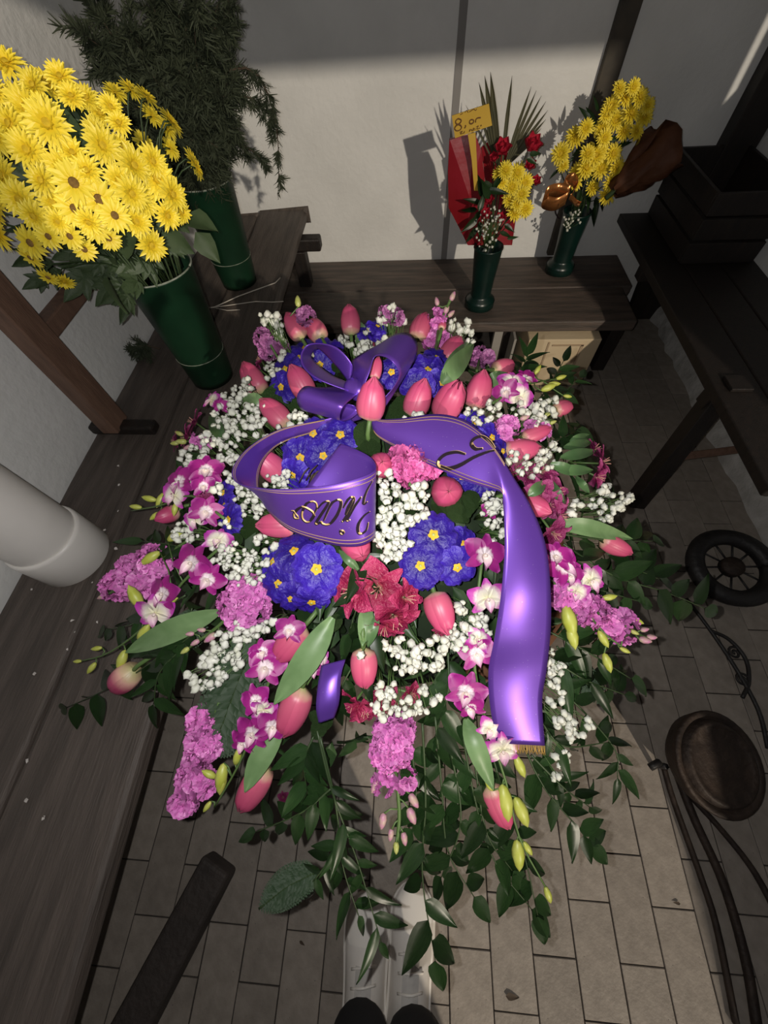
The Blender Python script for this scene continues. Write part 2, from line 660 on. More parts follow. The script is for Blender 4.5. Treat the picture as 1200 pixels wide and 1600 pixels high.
# ---------------------------------------------------------------- back bench
ZB = .32
bbn = thing('plank_bench', 'low dark plank bench against the back wall carrying two small vases', 'bench', (.3, 1.9, 0))
for (x0, x1, y0, y1) in ((-.9, 1.025, 1.905, 2.19), (-.9, .978, 1.635, 1.90)):
    bevel(MB().box((x0 - .3, y0 - 1.9, ZB - .05), (x1 - .3, y1 - 1.9, ZB)).build('plank', WOODX, bbn, smooth=False), .007)
for xx in (-.3, .45, .95):
    bevel(MB().box((xx - .3 - .03, 1.70 - 1.9, 0), (xx - .3 + .03, 2.12 - 1.9, ZB - .05)).build('leg', BLACKW, bbn, smooth=False))

# cream box under the back bench
cb = thing('cream_box', 'cream painted board box with grooved panel under the back bench', 'box', (.69, 1.72, 0))
bevel(MB().box((-.17, -.13, 0), (.15, .16, .262)).build('body', CREAM, cb, smooth=False), .004)
g = MB()
g.box((-.082, -.1335, .02), (-.074, -.129, .25))
g.build('groove', CREAM2, cb, smooth=False)
g = MB()
g.box((.068, -.1335, .04), (.08, -.129, .235))
g.box((-.06, -.1335, .23), (.08, -.129, .237))
g.build('panel_edge', CREAM2, cb, smooth=False)
bd = thing('grey_board', 'narrow pale board leaning beside the cream box', 'board', (.47, 1.72, 0))
bevel(MB().box((-.012, -.11, 0), (.0, .1, .25)).build('board', mat('pale_grey_board', (.3, .28, .25), .8), bd, smooth=False), .002)
bevel(MB().box((-.09, -.03, 0), (-.05, .0, .24)).build('slat', mat('pale_grey_board', (.3, .28, .25), .8), bd, smooth=False), .002)

# ---------------------------------------------------------------- right table
rt = thing('trestle_table', 'blackened wooden table along the right wall with splayed legs', 'table', (1.15, 1.4, 0))
TM = Matrix.Translation((-1.15, -1.4, 0))
ZT = .505
for i, (x0, x1) in enumerate(((.948, 1.085), (1.09, 1.225), (1.23, 1.365))):
    bevel(MB().box((x0, .62, ZT - .035), (x1, 2.18, ZT), TM).build('plank', BLACKW, rt, smooth=False), .004)
for y in (1.02, 1.78):
    bevel(MB().box((.955, y - .025, ZT - .085), (1.365, y + .025, ZT - .036), TM).build('bearer', BLACKW, rt, smooth=False), .003)


def leg4(p, q, r, name, m, parent, M=None):
    p, q = Vector(p), Vector(q)
    F = frame(p, q - p, Vector((1, 0, 0)))
    L_ = (q - p).length
    mb = MB().box((-r, -r, 0), (r, r, L_), F)
    if M is not None:
        mb.v = [tuple(M @ Vector(v)) for v in mb.v]
    return bevel(mb.build(name, m, parent, smooth=False), .003)


leg4((.92, .885, 0), (1.0, 1.03, .49), .03, 'leg', BLACKW, rt, TM)
leg4((1.22, 2.12, 0), (1.0, 1.78, .47), .028, 'leg', BLACKW, rt, TM)
leg4((.955, .95, .22), (1.36, 1.0, .25), .014, 'brace', POST, rt, TM)
bevel(MB().box((.985, .985, ZT), (1.05, 1.05, ZT + .012), TM).build('block', BLACKW, rt, smooth=False), .002)

cr = thing('dark_crate', 'dark slatted crate on the right table in the back corner', 'crate', (1.2, 1.93, ZT))
for i in range(3):
    bevel(MB().box((-.14, -.2, .01 + i * .08), (-.125, .22, .08 + i * .08)).build('slat', BLACKW, cr, smooth=False), .002)
    bevel(MB().box((-.14, -.215, .01 + i * .08), (.14, -.2, .08 + i * .08)).build('slat', BLACKW, cr, smooth=False), .002)
MB().box((-.125, -.2, .0), (.14, .22, .012)).build('bottom', BLACKW, cr, smooth=False)
MB().box((-.125, .205, .01), (.14, .22, .24)).build('end_board', BLACKW, cr, smooth=False)
MB().box((.127, -.2, .01), (.14, .205, .24)).build('side_board', BLACKW, cr, smooth=False)

# ---------------------------------------------------------------- iron things on the floor at the right
wp = Vector((1.165, .60, .0))
wh = thing('cart_wheel', 'black spoked cart wheel lying on the dark floor at the right', 'wheel', Matrix.Translation(wp) @ Euler((.10, -.12, 0)).to_matrix().to_4x4())
tr = []
for i in range(41):
    a = 2 * math.pi * i / 40
    tr.append(Vector((math.cos(a) * .115, math.sin(a) * .115, .045)))
MB().tube(tr, .03, 8).build('tyre', IRON, wh)
MB().lathe([(0, .06), (.034, .06), (.036, .05), (.036, .03), (0, .03)], 20).build('hub', RUST, wh)
for i in range(10):
    a = 2 * math.pi * i / 10
    MB().tube([(math.cos(a) * .034, math.sin(a) * .034, .045), (math.cos(a) * .1, math.sin(a) * .1, .045)], .0035, 5).build('spoke', IRON, wh)

rp_ = Vector((.83, .0, 0))
rs = thing('rusty_firepot', 'round rusty iron pot with a ringed lid standing on bars at the right', 'pot', rp_)
TI = Euler((.12, .18, 0)).to_matrix().to_4x4()
MB().lathe([(0, .03), (.085, .03), (.115, .07), (.125, .105), (.128, .115), (.124, .121), (.112, .118), (.108, .11), (.103, .113)], 40, TI).build('bowl', RUST, rs)
MB().lathe([(.106, .112), (.1, .128), (.093, .131), (.088, .126), (.07, .122), (.035, .124), (0, .125)], 40, TI).build('lid', RUST, rs)
MB().tube([(-.13, -.02, .10), (-.15, -.03, .1), (-.158, -.035, .095)], .009, 6).build('handle', IRON, rs)
for (a, b) in (((-.1, -.03, .0), (-.1, -.03, .07)), ((.06, .08, 0), (.06, .08, .07)), ((.06, -.09, 0), (.06, -.09, .07))):
    MB().tube([a, b], .008, 6).build('foot', IRON, rs)
for i, (pts, r) in enumerate((
        ([(1036, 1195), (1052, 1250), (1095, 1370), (1120, 1450), (1150, 1600)], .008),
        ([(1060, 1215), (1085, 1280), (1130, 1380), (1165, 1500), (1185, 1620)], .011),
        ([(1075, 1240), (1130, 1300), (1180, 1365), (1230, 1460)], .008))):
    q = [atz(x, y, r) for x, y in pts]
    tag(MB().tube(spline(q, 16), r, 6).build('iron_bar', RUST, None),
        ['thin iron bar on the floor nearest the lit tiles, below the rusty pot',
         'thicker rusty iron bar on the floor between two thinner bars',
         'thin rusty bar bending away to the right below the round pot'][i], 'bar', 'iron bars on the floor at the right')
sc = thing('iron_scroll', 'black wrought iron scrollwork lying beside the spoked wheel', 'ironwork', atz(1120, 1000, .02))
si = sc.matrix_world.inverted()
for pts in ([(1072, 935), (1110, 985), (1150, 1045), (1185, 1110), (1200, 1170)], [(1110, 985), (1140, 1000), (1165, 1030), (1170, 1065), (1160, 1090)]):
    MB().tube(spline([si @ atz(x, y, .02) for x, y in pts], 20), .006, 6).build('rod', IRON, sc)
for cx, cy in ((1148, 1020), (1160, 1062)):
    c0 = si @ atz(cx, cy, .02)
    MB().tube([c0 + Vector((math.cos(a * .5) * (.022 - a * .0009), math.sin(a * .5) * (.022 - a * .0009), 0)) for a in range(22)], .004, 5).build('scroll', IRON, sc)

# beam on the floor at the left
bs = [atz(345, 1345, .035), atz(255, 1515, .035)]
F = frame(bs[0], bs[1] - bs[0], Vector((0, 0, 1)))
bm_ = thing('wooden_beam', 'short dark wooden beam lying on the shaded floor at lower left', 'beam', F)
Lb = (bs[1] - bs[0]).length + .25
bevel(MB().box((-.035, -.045, 0), (.035, .045, Lb)).build('beam', mat('grey_brown_beam', (.03, .024, .021), .7, (.06, .048, .042), 12, bump=.4), bm_, smooth=False), .012, 3)

# ---------------------------------------------------------------- green vases
def bucket(base, h, r0, r1, label, seed):
    t = thing('flower_bucket', label, 'vase', base)
    MB().lathe([(0, .004), (r0 * .93, .004), (r0, .0), (r0 * 1.02, .02), (r0 + (r1 - r0) * .28, h * .28), (r0 + (r1 - r0) * .29, h * .285),
                (r1, h - .006), (r1 + .003, h - .003), (r1 + .001, h), (r1 - .004, h - .002), (r0 * .9, .02), (0, .015)], 40).build('body', GREENPL, t)
    pts = [(math.cos(a / 20 * math.pi) * (r1 + .0015), math.sin(a / 20 * math.pi) * (r1 + .0015), h) for a in range(41)]
    MB().tube(pts, .0022, 5).build('rim', SCALE, t)
    rm = r0 + (r1 - r0) * .29
    pts = [(math.cos(a / 20 * math.pi) * (rm + .0005), math.sin(a / 20 * math.pi) * (rm + .0005), h * .29) for a in range(41)]
    MB().tube(pts, .0012, 4).build('scale_ring', SCALE, t)
    MB().lathe([(0, h * .72), (r0 + (r1 - r0) * .7, h * .72)], 30).build('water', mat('dark_water', (.01, .015, .01), .1), t)
    return t


B1 = atz(333, 588, ZL)
bucket(B1, .335, .064, .088, 'large green plastic flower bucket of yellow daisies on the left bench', 1)
B2 = atz(375, 440, ZL)
bucket(B2, .325, .066, .092, 'large green plastic bucket of evergreen branches at the back of the left bench', 2)


def grave_vase(base, label, lean=0.):
    t = thing('vase', label, 'vase', Matrix.Translation(base))
    MB().lathe([(0, .003), (.058, .002), (.066, .006), (.066, .03), (.06, .043), (.047, .052), (.044, .06), (.047, .12), (.054, .2), (.058, .245),
                (.061, .25), (.06, .256), (.054, .252), (.045, .13), (0, .1)], 32).build('body', TEAL, t)
    MB().lathe([(.0665, .028), (.0675, .031), (.0665, .034)], 32).build('foot_ring', TEAL, t)
    return t


VA = atz(748, 478, ZB)
VB = atz(872, 424, ZB)
grave_vase(VA, 'dark green vase in front holding the red-wrapped bunch with price card')
grave_vase(VB, 'dark green vase behind, nearest the corner, holding yellow daisies and a copper bow')

# ---------------------------------------------------------------- chrysanthemums
def mum_mesh(rows_, disc_r, name, np_):
    mb = MB()
    for ri, (cnt, L_, tilt, w_) in enumerate(rows_):
        for i in range(cnt):
            a = 2 * math.pi * (i + .5 * ri) / cnt + rnd.uniform(-.09, .09)
            ti = tilt + rnd.uniform(-.14, .14)
            M = Matrix.Rotation(a, 4, 'Z') @ Matrix.Translation((0, disc_r * .6, .02 * ri)) @ Matrix.Rotation(ti, 4, 'X')
            leaf_mb(L_ * rnd.uniform(.9, 1.06), w_, 4, .12, .18, mb, M, blunt=.8)
    return mb.mesh(name, MUM)


MUMS = [mum_mesh(((18, .80, .05, .25), (16, .70, .35, .23), (13, .52, .72, .2), (9, .34, 1.05, .16)), .2, 'petals', 0),
        mum_mesh(((20, .82, .1, .24), (17, .66, .45, .22), (14, .48, .8, .19), (9, .3, 1.1, .15)), .2, 'petals', 0)]
MUMSG = [mum_mesh(((15, .82, .08, .30), (13, .74, .22, .28)), .24, 'petals', 0)]
mm = MB()
mm.lathe([(.2, -.02), (.19, .08), (.12, .15), (0, .18)], 12)
DISC = mm.mesh('disc', MUMD)
mm = MB()
mm.lathe([(.22, -.02), (.21, .07), (.13, .12), (0, .13)], 12)
DISCB = mm.mesh('disc', MUMB)


def chrys(p, nrm, size, root, label, group, single=False):
    nrm = Vector(nrm).normalized()
    M = frame(p, nrm, jit(1) + Vector((.01, 0, 0)))
    t = thing('chrysanthemum', label, 'flower', M, group)
    s = size * .5
    inst('petals', rnd.choice(MUMSG if single else MUMS), t, SCL(s))
    inst('disc', DISCB if single else DISC, t, SCL(s))
    Mi = M.inverted()
    mid = (p + root) * .5 - nrm * .03 + Vector((0, 0, .01))
    MB().tube([Mi @ q for q in spline([p - nrm * .002, p - nrm * .03, mid, root], 7)], .0016, 4).build('stem', DSTEM, t)
    return t


CE = Vector((-.60, .89, 1.10))
RE = Vector((.165, .20, .165))


def ell(px, py, CE=CE, RE=RE):
    d = ray(px, py)
    D = Vector((d.x / RE.x, d.y / RE.y, d.z / RE.z))
    o = CAM - CE
    O = Vector((o.x / RE.x, o.y / RE.y, o.z / RE.z))
    a, b, c = D.dot(D), 2 * O.dot(D), O.dot(O) - 1
    q = b * b - 4 * a * c
    t = (-b - math.sqrt(q)) / (2 * a) if q > 0 else -b / (2 * a)
    p = CAM + d * t
    k = p - CE
    return p, Vector((k.x / RE.x ** 2, k.y / RE.y ** 2, k.z / RE.z ** 2)).normalized()


LM = [(25, 118, 52, 0), (64, 116, 54, 0), (40, 166, 66, 0), (83, 206, 66, 0), (4, 222, 52, 0), (45, 236, 56, 0), (160, 235, 54, 0), (98, 130, 44, 0),
      (112, 152, 40, 0), (134, 152, 40, 0), (156, 168, 38, 0), (172, 184, 36, 0), (183, 206, 36, 0), (190, 226, 34, 0), (92, 258, 54, 0),
      (118, 288, 58, 1), (155, 312, 56, 1), (118, 326, 50, 1), (136, 268, 46, 0), (38, 312, 54, 0), (206, 262, 52, 0), (242, 280, 56, 0),
      (222, 312, 54, 0), (186, 284, 46, 0), (176, 334, 44, 1), (2, 330, 50, 0), (4, 362, 48, 0), (214, 346, 44, 0), (240, 386, 46, 0),
      (50, 378, 44, 1), (84, 364, 36, 1), (112, 366, 36, 1), (130, 396, 34, 1), (46, 404, 34, 1), (84, 420, 28, 1), (170, 372, 34, 1),
      (148, 352, 40, 1), (70, 284, 46, 0), (62, 336, 44, 0), (8, 276, 52, 0), (18, 196, 52, 0), (200, 304, 50, 0), (150, 204, 38, 0),
      (140, 344, 40, 0), (258, 304, 48, 0), (70, 176, 50, 0), (112, 236, 44, 0), (258, 336, 40, 0), (20, 146, 48, 0), (80, 316, 42, 0), (96, 344, 36, 0),
      (6, 160, 46, 0), (-20, 260, 50, 0), (-20, 310, 50, 0), (-18, 350, 46, 0), (-20, 210, 50, 0), (-18, 150, 50, 0), (60, 146, 44, 0), (230, 258, 44, 0)]
SHARE = 'full double yellow daisy in the dense bunch filling the bucket by the left wall'
for (x, y, s, sg) in LM:
    p, nn = ell(x, y)
    p = p + nn * rnd.uniform(-.012, .02)
    nn = (nn * .8 + tocam(p) * .5 + jit(.28)).normalized()
    chrys(p, nn, s * depth(p) / FPX * 1.18, B1 + Vector((rnd.uniform(-.05, .05), rnd.uniform(-.05, .05), .31)),
          'open yellow daisy with a brown centre in the bunch by the left wall' if sg else SHARE, 'brown-centred daisies in the bucket' if sg else 'yellow daisies in the bucket', bool(sg))
for i in range(16):   # far side of the bunch
    a = rnd.uniform(.15, 2.6)
    nn = Vector((math.cos(a), math.sin(a) * .9, rnd.uniform(-.1, .8))).normalized()
    p = CE + Vector((nn.x * RE.x, nn.y * RE.y, nn.z * RE.z))
    chrys(p, nn, .05, B1 + Vector((rnd.uniform(-.05, .05), rnd.uniform(-.05, .05), .31)), SHARE, 'yellow daisies in the bucket')
for (x, y, s, sg, yy, dr, lab) in (
        (284, 331, 40, 0, .84, (.8, -.1, -.2), 'lone yellow daisy standing out right of the bunch, before the evergreen bucket'),
        (100, 440, 36, 0, .78, (-.1, -.5, -.6), 'lowest yellow daisy hanging under the bunch over the left wall')):
    p = aty(x, y, yy)
    chrys(p, Vector(dr) + tocam(p) * .5, s * depth(p) / FPX, B1 + Vector((0, 0, .31)), lab, None, bool(sg))


def lobed_leaf(L_, W_, name, m):
    mb = MB()
    for a, l, wd in ((0, 1, .42), (.7, .66, .3), (-.7, .66, .3), (1.35, .42, .24), (-1.35, .42, .24)):
        leaf_mb(L_ * l, W_ * wd, 4, .1, .15, mb, Matrix.Rotation(a, 4, 'Z'), blunt=.7)
    return mb.mesh(name, m)


ML = lobed_leaf(1, 1, 'leaf', MLEAF)
lv = thing('daisy_foliage', 'grey-green lobed daisy leaves hanging over the rim of the left bucket', 'foliage', B1 + Vector((0, 0, .33)))
Li = lv.matrix_world.inverted()
for (x, y) in [(150, 420), (170, 440), (185, 460), (190, 480), (140, 440), (200, 415), (215, 425), (230, 410), (195, 395), (180, 400), (160, 400), (255, 375),
               (245, 340), (30, 350), (45, 440), (70, 440), (60, 420), (65, 170), (85, 165), (30, 270), (60, 300), (110, 200), (265, 370), (275, 385), (205, 380), (225, 395), (120, 420), (110, 440), (135, 415), (90, 390), (35, 395), (160, 460), (210, 450)]:
    p = aty(x, y, .86 + rnd.uniform(-.03, .05)) if y > 330 else ell(x, y)[0] + tocam(ell(x, y)[0]) * -.02
    d = (p - (B1 + Vector((0, 0, .36)))).normalized()
    F = frame(p - d * .03, (tocam(p) + jit(.6)), d) @ Matrix.Rotation(-math.pi / 2 + rnd.uniform(-.5, .5), 4, 'Z') @ SCL(rnd.uniform(.05, .075) * (.6 if x > 235 else 1))
    inst('leaf', ML, lv, Li @ F)
cs = MB()
for i in range(40):
    nn = Vector((rnd.uniform(-1, 1), rnd.uniform(-1, 1), rnd.uniform(-.9, .9)))
    p = CE + Vector((nn.x * RE.x, nn.y * RE.y, nn.z * RE.z)) * .7
    leaf_mb(.07, .05, 4, .1, .2, cs, Li @ frame(p, jit(1), jit(1)))
for i in range(34):
    a = rnd.uniform(0, 6.28)
    p0 = B1 + Vector((math.cos(a) * .04, math.sin(a) * .04, .25))
    p1 = p0.lerp(CE, .75) + Vector((math.cos(a) * .07, math.sin(a) * .07, 0))
    cs.tube([Li @ p0, Li @ p1], .002, 4)
cs.build('inner_leaves', MLEAF, lv, kind='stuff')


# ---------------------------------------------------------------- evergreens
def conifer(path, rad, n_side, nl, label, group, root=None, mat_=CONIF, side=.09):
    """a drooping evergreen branch: stem, side twigs and needles"""
    pts = spline(path, 14)
    t = thing('evergreen_branch', label, 'branch', pts[0], group)
    Mi = t.matrix_world.inverted()
    MB().tube([Mi @ p for p in pts], [rad * (1 - .8 * i / 13) for i in range(14)], 5).build('stem', TWIG, t)
    nb = MB()

    def needles(p, d, L_, k):
        o = d.orthogonal().normalized()
        for j in range(k):
            q = p + d * (L_ * j / k)
            a = rnd.uniform(0, 6.28)
            dd = (Matrix.Rotation(a, 3, d) @ o + d * 1.0).normalized()
            l = nl * rnd.uniform(.7, 1.2)
            s = dd.cross(jit(1)).normalized() * l * .085
            b = len(nb.v)
            nb.v += [tuple(Mi @ (q - s)), tuple(Mi @ (q + s)), tuple(Mi @ (q + dd * l + s * .3)), tuple(Mi @ (q + dd * l - s * .3))]
            nb.f.append((b, b + 1, b + 2, b + 3))
    for i in range(3, 13):
        d = (pts[i + 1 if i < 13 else 13] - pts[i - 1]).normalized()
        needles(pts[i], d, (pts[min(i + 1, 13)] - pts[i]).length, 10)
        for _ in range(n_side):
            dd = (d * .7 + jit(.9) + Vector((0, 0, -.35))).normalized()
            l = side * rnd.uniform(.5, 1.2) * (1 - .4 * i / 13)
            e = pts[i]
            for k in range(3):
                e2 = e + dd * l / 3
                needles(e, dd, l / 3, 9)
                e = e2
                dd = (dd + Vector((0, 0, -.25))).normalized()
    nb.build('needles', mat_, t, kind='stuff', smooth=False)
    return t


top = B2 + Vector((0, 0, .31))
tips = [((115, 40), 1.35), ((150, 15), 1.5), ((200, 40), 1.4), ((235, -20), 1.5), ((280, 20), 1.6), ((300, -10), 1.45), ((340, 8), 1.5), ((170, 110), 1.35),
        ((210, 170), 1.3), ((240, 120), 1.35), ((280, 110), 1.4), ((310, 140), 1.38), ((330, 60), 1.5), ((350, 150), 1.4), ((360, 110), 1.5), ((260, 200), 1.35),
        ((300, 220), 1.36), ((340, 230), 1.4), ((370, 200), 1.45), ((230, 60), 1.7), ((270, 160), 1.75), ((200, 210), 1.45)]
tips += [((x + rnd.uniform(-28, 28), y + rnd.uniform(-25, 25)), yy + rnd.uniform(-.1, .12)) for (x, y), yy in tips]
for i, ((x, y), yy) in enumerate(tips):
    q = aty(x, y, yy)
    q.x = max(q.x, -.9)
    mid = top.lerp(q, .55) + Vector((0, 0, .06)) + jit(.02)
    conifer([top + jit(.03) - Vector((0, 0, .1)), top + (mid - top) * .4, mid, q], .004, 5, .026,
            'dark evergreen branch in the thick of the bunch in the rear bucket', 'evergreen branches in the rear bucket')
for (pts, lab) in (([(345, 120), (395, 110), (425, 165), (435, 230), (435, 312)], 'long evergreen branch drooping down the back wall to the bench end'),
                   ([(340, 170), (375, 150), (410, 165), (428, 200)], 'evergreen branch arching over the back wall above the drooping one'),
                   ([(335, 235), (370, 225), (400, 240), (418, 262)], 'short evergreen sprig pointing right just above the rear bucket'),
                   ([(330, 50), (350, 35), (358, 10), (352, -10)], 'evergreen branch reaching highest, out of the top of the picture')):
    q = [top - Vector((0, 0, .05)), top.lerp(aty(*pts[0], 1.5), .6)] + [aty(x, y, 1.52) for x, y in pts]
    conifer(q, .004, 3, .02, lab, None, side=.05)
q = [atz(250, 545, ZL + .03), atz(225, 540, ZL + .05), atz(200, 545, ZL + .04), atz(172, 540, ZL + .02)]
conifer(q, .0025, 4, .022, 'dark pine sprig lying on the left bench beside the daisy bucket', None, side=.06)
# dry twig
dt = thing('dry_twig', 'bare pale twig lying on the left bench between the two buckets', 'twig', atz(311, 482, ZL + .004))
Di = dt.matrix_world.inverted()
for pts, r in (([(308, 483), (335, 480), (372, 463), (405, 451), (430, 442), (438, 434)], .0022), ([(335, 480), (365, 476), (400, 471), (425, 472), (443, 471)], .0018),
               ([(335, 481), (355, 485), (375, 484)], .0014)):
    MB().tube([Di @ atz(x, y, ZL + .006 + .012 * (i > 2)) for i, (x, y) in enumerate(pts)], r, 5).build('twig', DRY, dt)
# fallen petals
pm = leaf_mb(.008, .007, 3, .2, .3).mesh('fallen_petal', PETAL)
for (x, y) in [(184, 727), (188, 756), (186, 797), (162, 830), (179, 856), (145, 911), (110, 971), (152, 970), (118, 988), (165, 992), (105, 1013), (57, 1052), (45, 1185), (45, 1249), (70, 1280), (51, 922)]:
    tag(inst('fallen_petal', pm, None, frame(atz(x, y, ZL + .002), Vector((0, 0, 1)) + jit(.2), jit(1)) @ SCL(rnd.uniform(.7, 1.3))),
        'tiny white petal fallen on the dark left bench', 'petal', 'petals fallen on the left bench')

# ---------------------------------------------------------------- stand and filling of the flower mound
pot = thing('terracotta_planter', 'reddish brown terracotta planter hidden under the flower mound', 'planter', (.12, .36, 0))
MB().lathe([(0, .0), (.17, .0), (.235, .5), (.25, .505), (.25, .56), (.235, .565), (.22, .56), (.215, .5), (0, .48)], 48).build('body', TERRA, pot)
MB().lathe([(.243, .47), (.25, .475), (.25, .49), (.243, .495)], 48).build('band', TERRA, pot)

fo = thing('filler_foliage', 'mass of dark green filler leaves packed inside the flower mound', 'foliage', (-.02, .38, .57))
Fi = fo.matrix_world.inverted()
mb = MB()
prof = [(0, .0), (.2, .0), (.30, .10), (.28, .2), (.2, .30), (.1, .345), (0, .355)]
mb.lathe(prof, 28)
for i, v in enumerate(mb.v):
    k = noise.noise(Vector(v) * 14) * .03
    mb.v[i] = (v[0] * (1 + k * 3), v[1] * (1 + k * 3), v[2] + k)
mb.build('foam_core', mat('dark_moss', (.006, .014, .005), .95, (.012, .026, .008), 40), fo)
mb = MB()
for i in range(620):
    a = rnd.uniform(0, 6.283)
    rr = .40 * math.sqrt(rnd.random())
    x, y = -.03 + rr * math.cos(a), .36 + rr * math.sin(a) * .98
    p = Vector((x, y, zdome(x, y) - rnd.uniform(.015, .06)))
    o = outward(p)
    tg = (Vector((math.cos(a), math.sin(a), -.4)) + jit(.8)).normalized()
    L_ = rnd.uniform(.035, .065)
    F = frame(p, (o + jit(.6)).normalized(), tg) @ Matrix.Rotation(-math.pi / 2, 4, 'Z')
    leaf_mb(L_, L_ * rnd.uniform(.3, .55), 4, .12, .25, mb, Fi @ F)
mb.build('leaves', FILL, fo, kind='stuff')

# ---------------------------------------------------------------- tulips
def petal_mesh(inner):
    rows_ = []
    n = 10
    for i in range(n + 1):
        t = i / n
        r = .30 * (math.sin(math.pi * min(1, (.06 + .94 * t) ** .72 * .97)) ** .62)
        r *= min(1, .22 + t * 9)
        if t > .8:
            r *= max(.0, 1 - ((t - .8) / .2) ** 1.6)
        r = r * (.95 if inner else 1) + .004
        span = math.radians(66 if not inner else 60) * (1 - .72 * max(0, (t - .6) / .4) ** 2.2)
        row = []
        for j in range(7):
            u = j / 3 - 1
            a = u * span
            rr = r * (1 - .10 * abs(u) ** 2) + (.012 * (1 - abs(u) * 3) if abs(u) < .34 else 0)
            row.append((rr * math.cos(a), rr * math.sin(a), t * (.985 - .02 * abs(u))))
        rows_.append(row)
    return MB().grid(rows_)


PET = {}
for nm, m in (('pink', TUL), ('dusky', TULD)):
    PET[nm] = (petal_mesh(False).mesh('petal', m), petal_mesh(True).mesh('petal', m))


def tulip(bx, by, tx, ty, wpx, label, col='pink', h=.012, leaf=None, opened=0.):
    mid = P((bx + tx) / 2, (by + ty) / 2, h)
    d = depth(mid)
    B0 = CAM + ray(bx, by) * d
    T0 = CAM + ray(tx, ty) * d
    lat = (T0 - B0).length
    W_ = wpx * d / FPX * 1.08
    L_ = max(W_ * 1.55, lat)
    dep = math.sqrt(max(0, L_ * L_ - lat * lat))
    vd = (mid - CAM).normalized()
    c1, c2 = (T0 - B0) + vd * dep, (T0 - B0) - vd * dep
    o = outward(mid)
    ax = c1 if c1.dot(o) > c2.dot(o) else c2
    ax.normalize()
    base = mid - ax * L_ * .5
    M = frame(base, ax, tocam(mid), rnd.uniform(-.5, .5))
    t = thing('tulip', label, 'tulip', M)
    sw = W_ / .6
    for k in range(6):
        inner = k % 2 == 0
        R_ = Matrix.Rotation(math.radians(60 * k) + rnd.uniform(-.08, .08), 4, 'Z')
        tilt = Matrix.Rotation(opened * rnd.uniform(.5, 1.2) + (.0 if inner else .02), 4, 'Y')
        inst('petal', PET[col][1 if inner else 0], t, SCL(sw, sw, L_) @ R_ @ tilt)
    Mi = M.inverted()
    root = mid.lerp(DC + Vector((0, 0, .22)), .42)
    st = spline([base + ax * .004, base - ax * .025, base.lerp(root, .5) - ax * .01, root], 9)
    MB().tube([Mi @ p for p in st], .0034, 7).build('stem', STEM, t)
    if leaf:
        for (pts, wl) in leaf:
            q = [P(x, y, hh) for (x, y, hh) in pts]
            nn = tocam(q[1]) + outward(q[1]) * .4
            mbx = blade(q, wl * d / FPX, nn, .16)
            mbx.v = [tuple(Mi @ Vector(v)) for v in mbx.v]
            mbx.build('leaf', TLEAF, t)
    return t


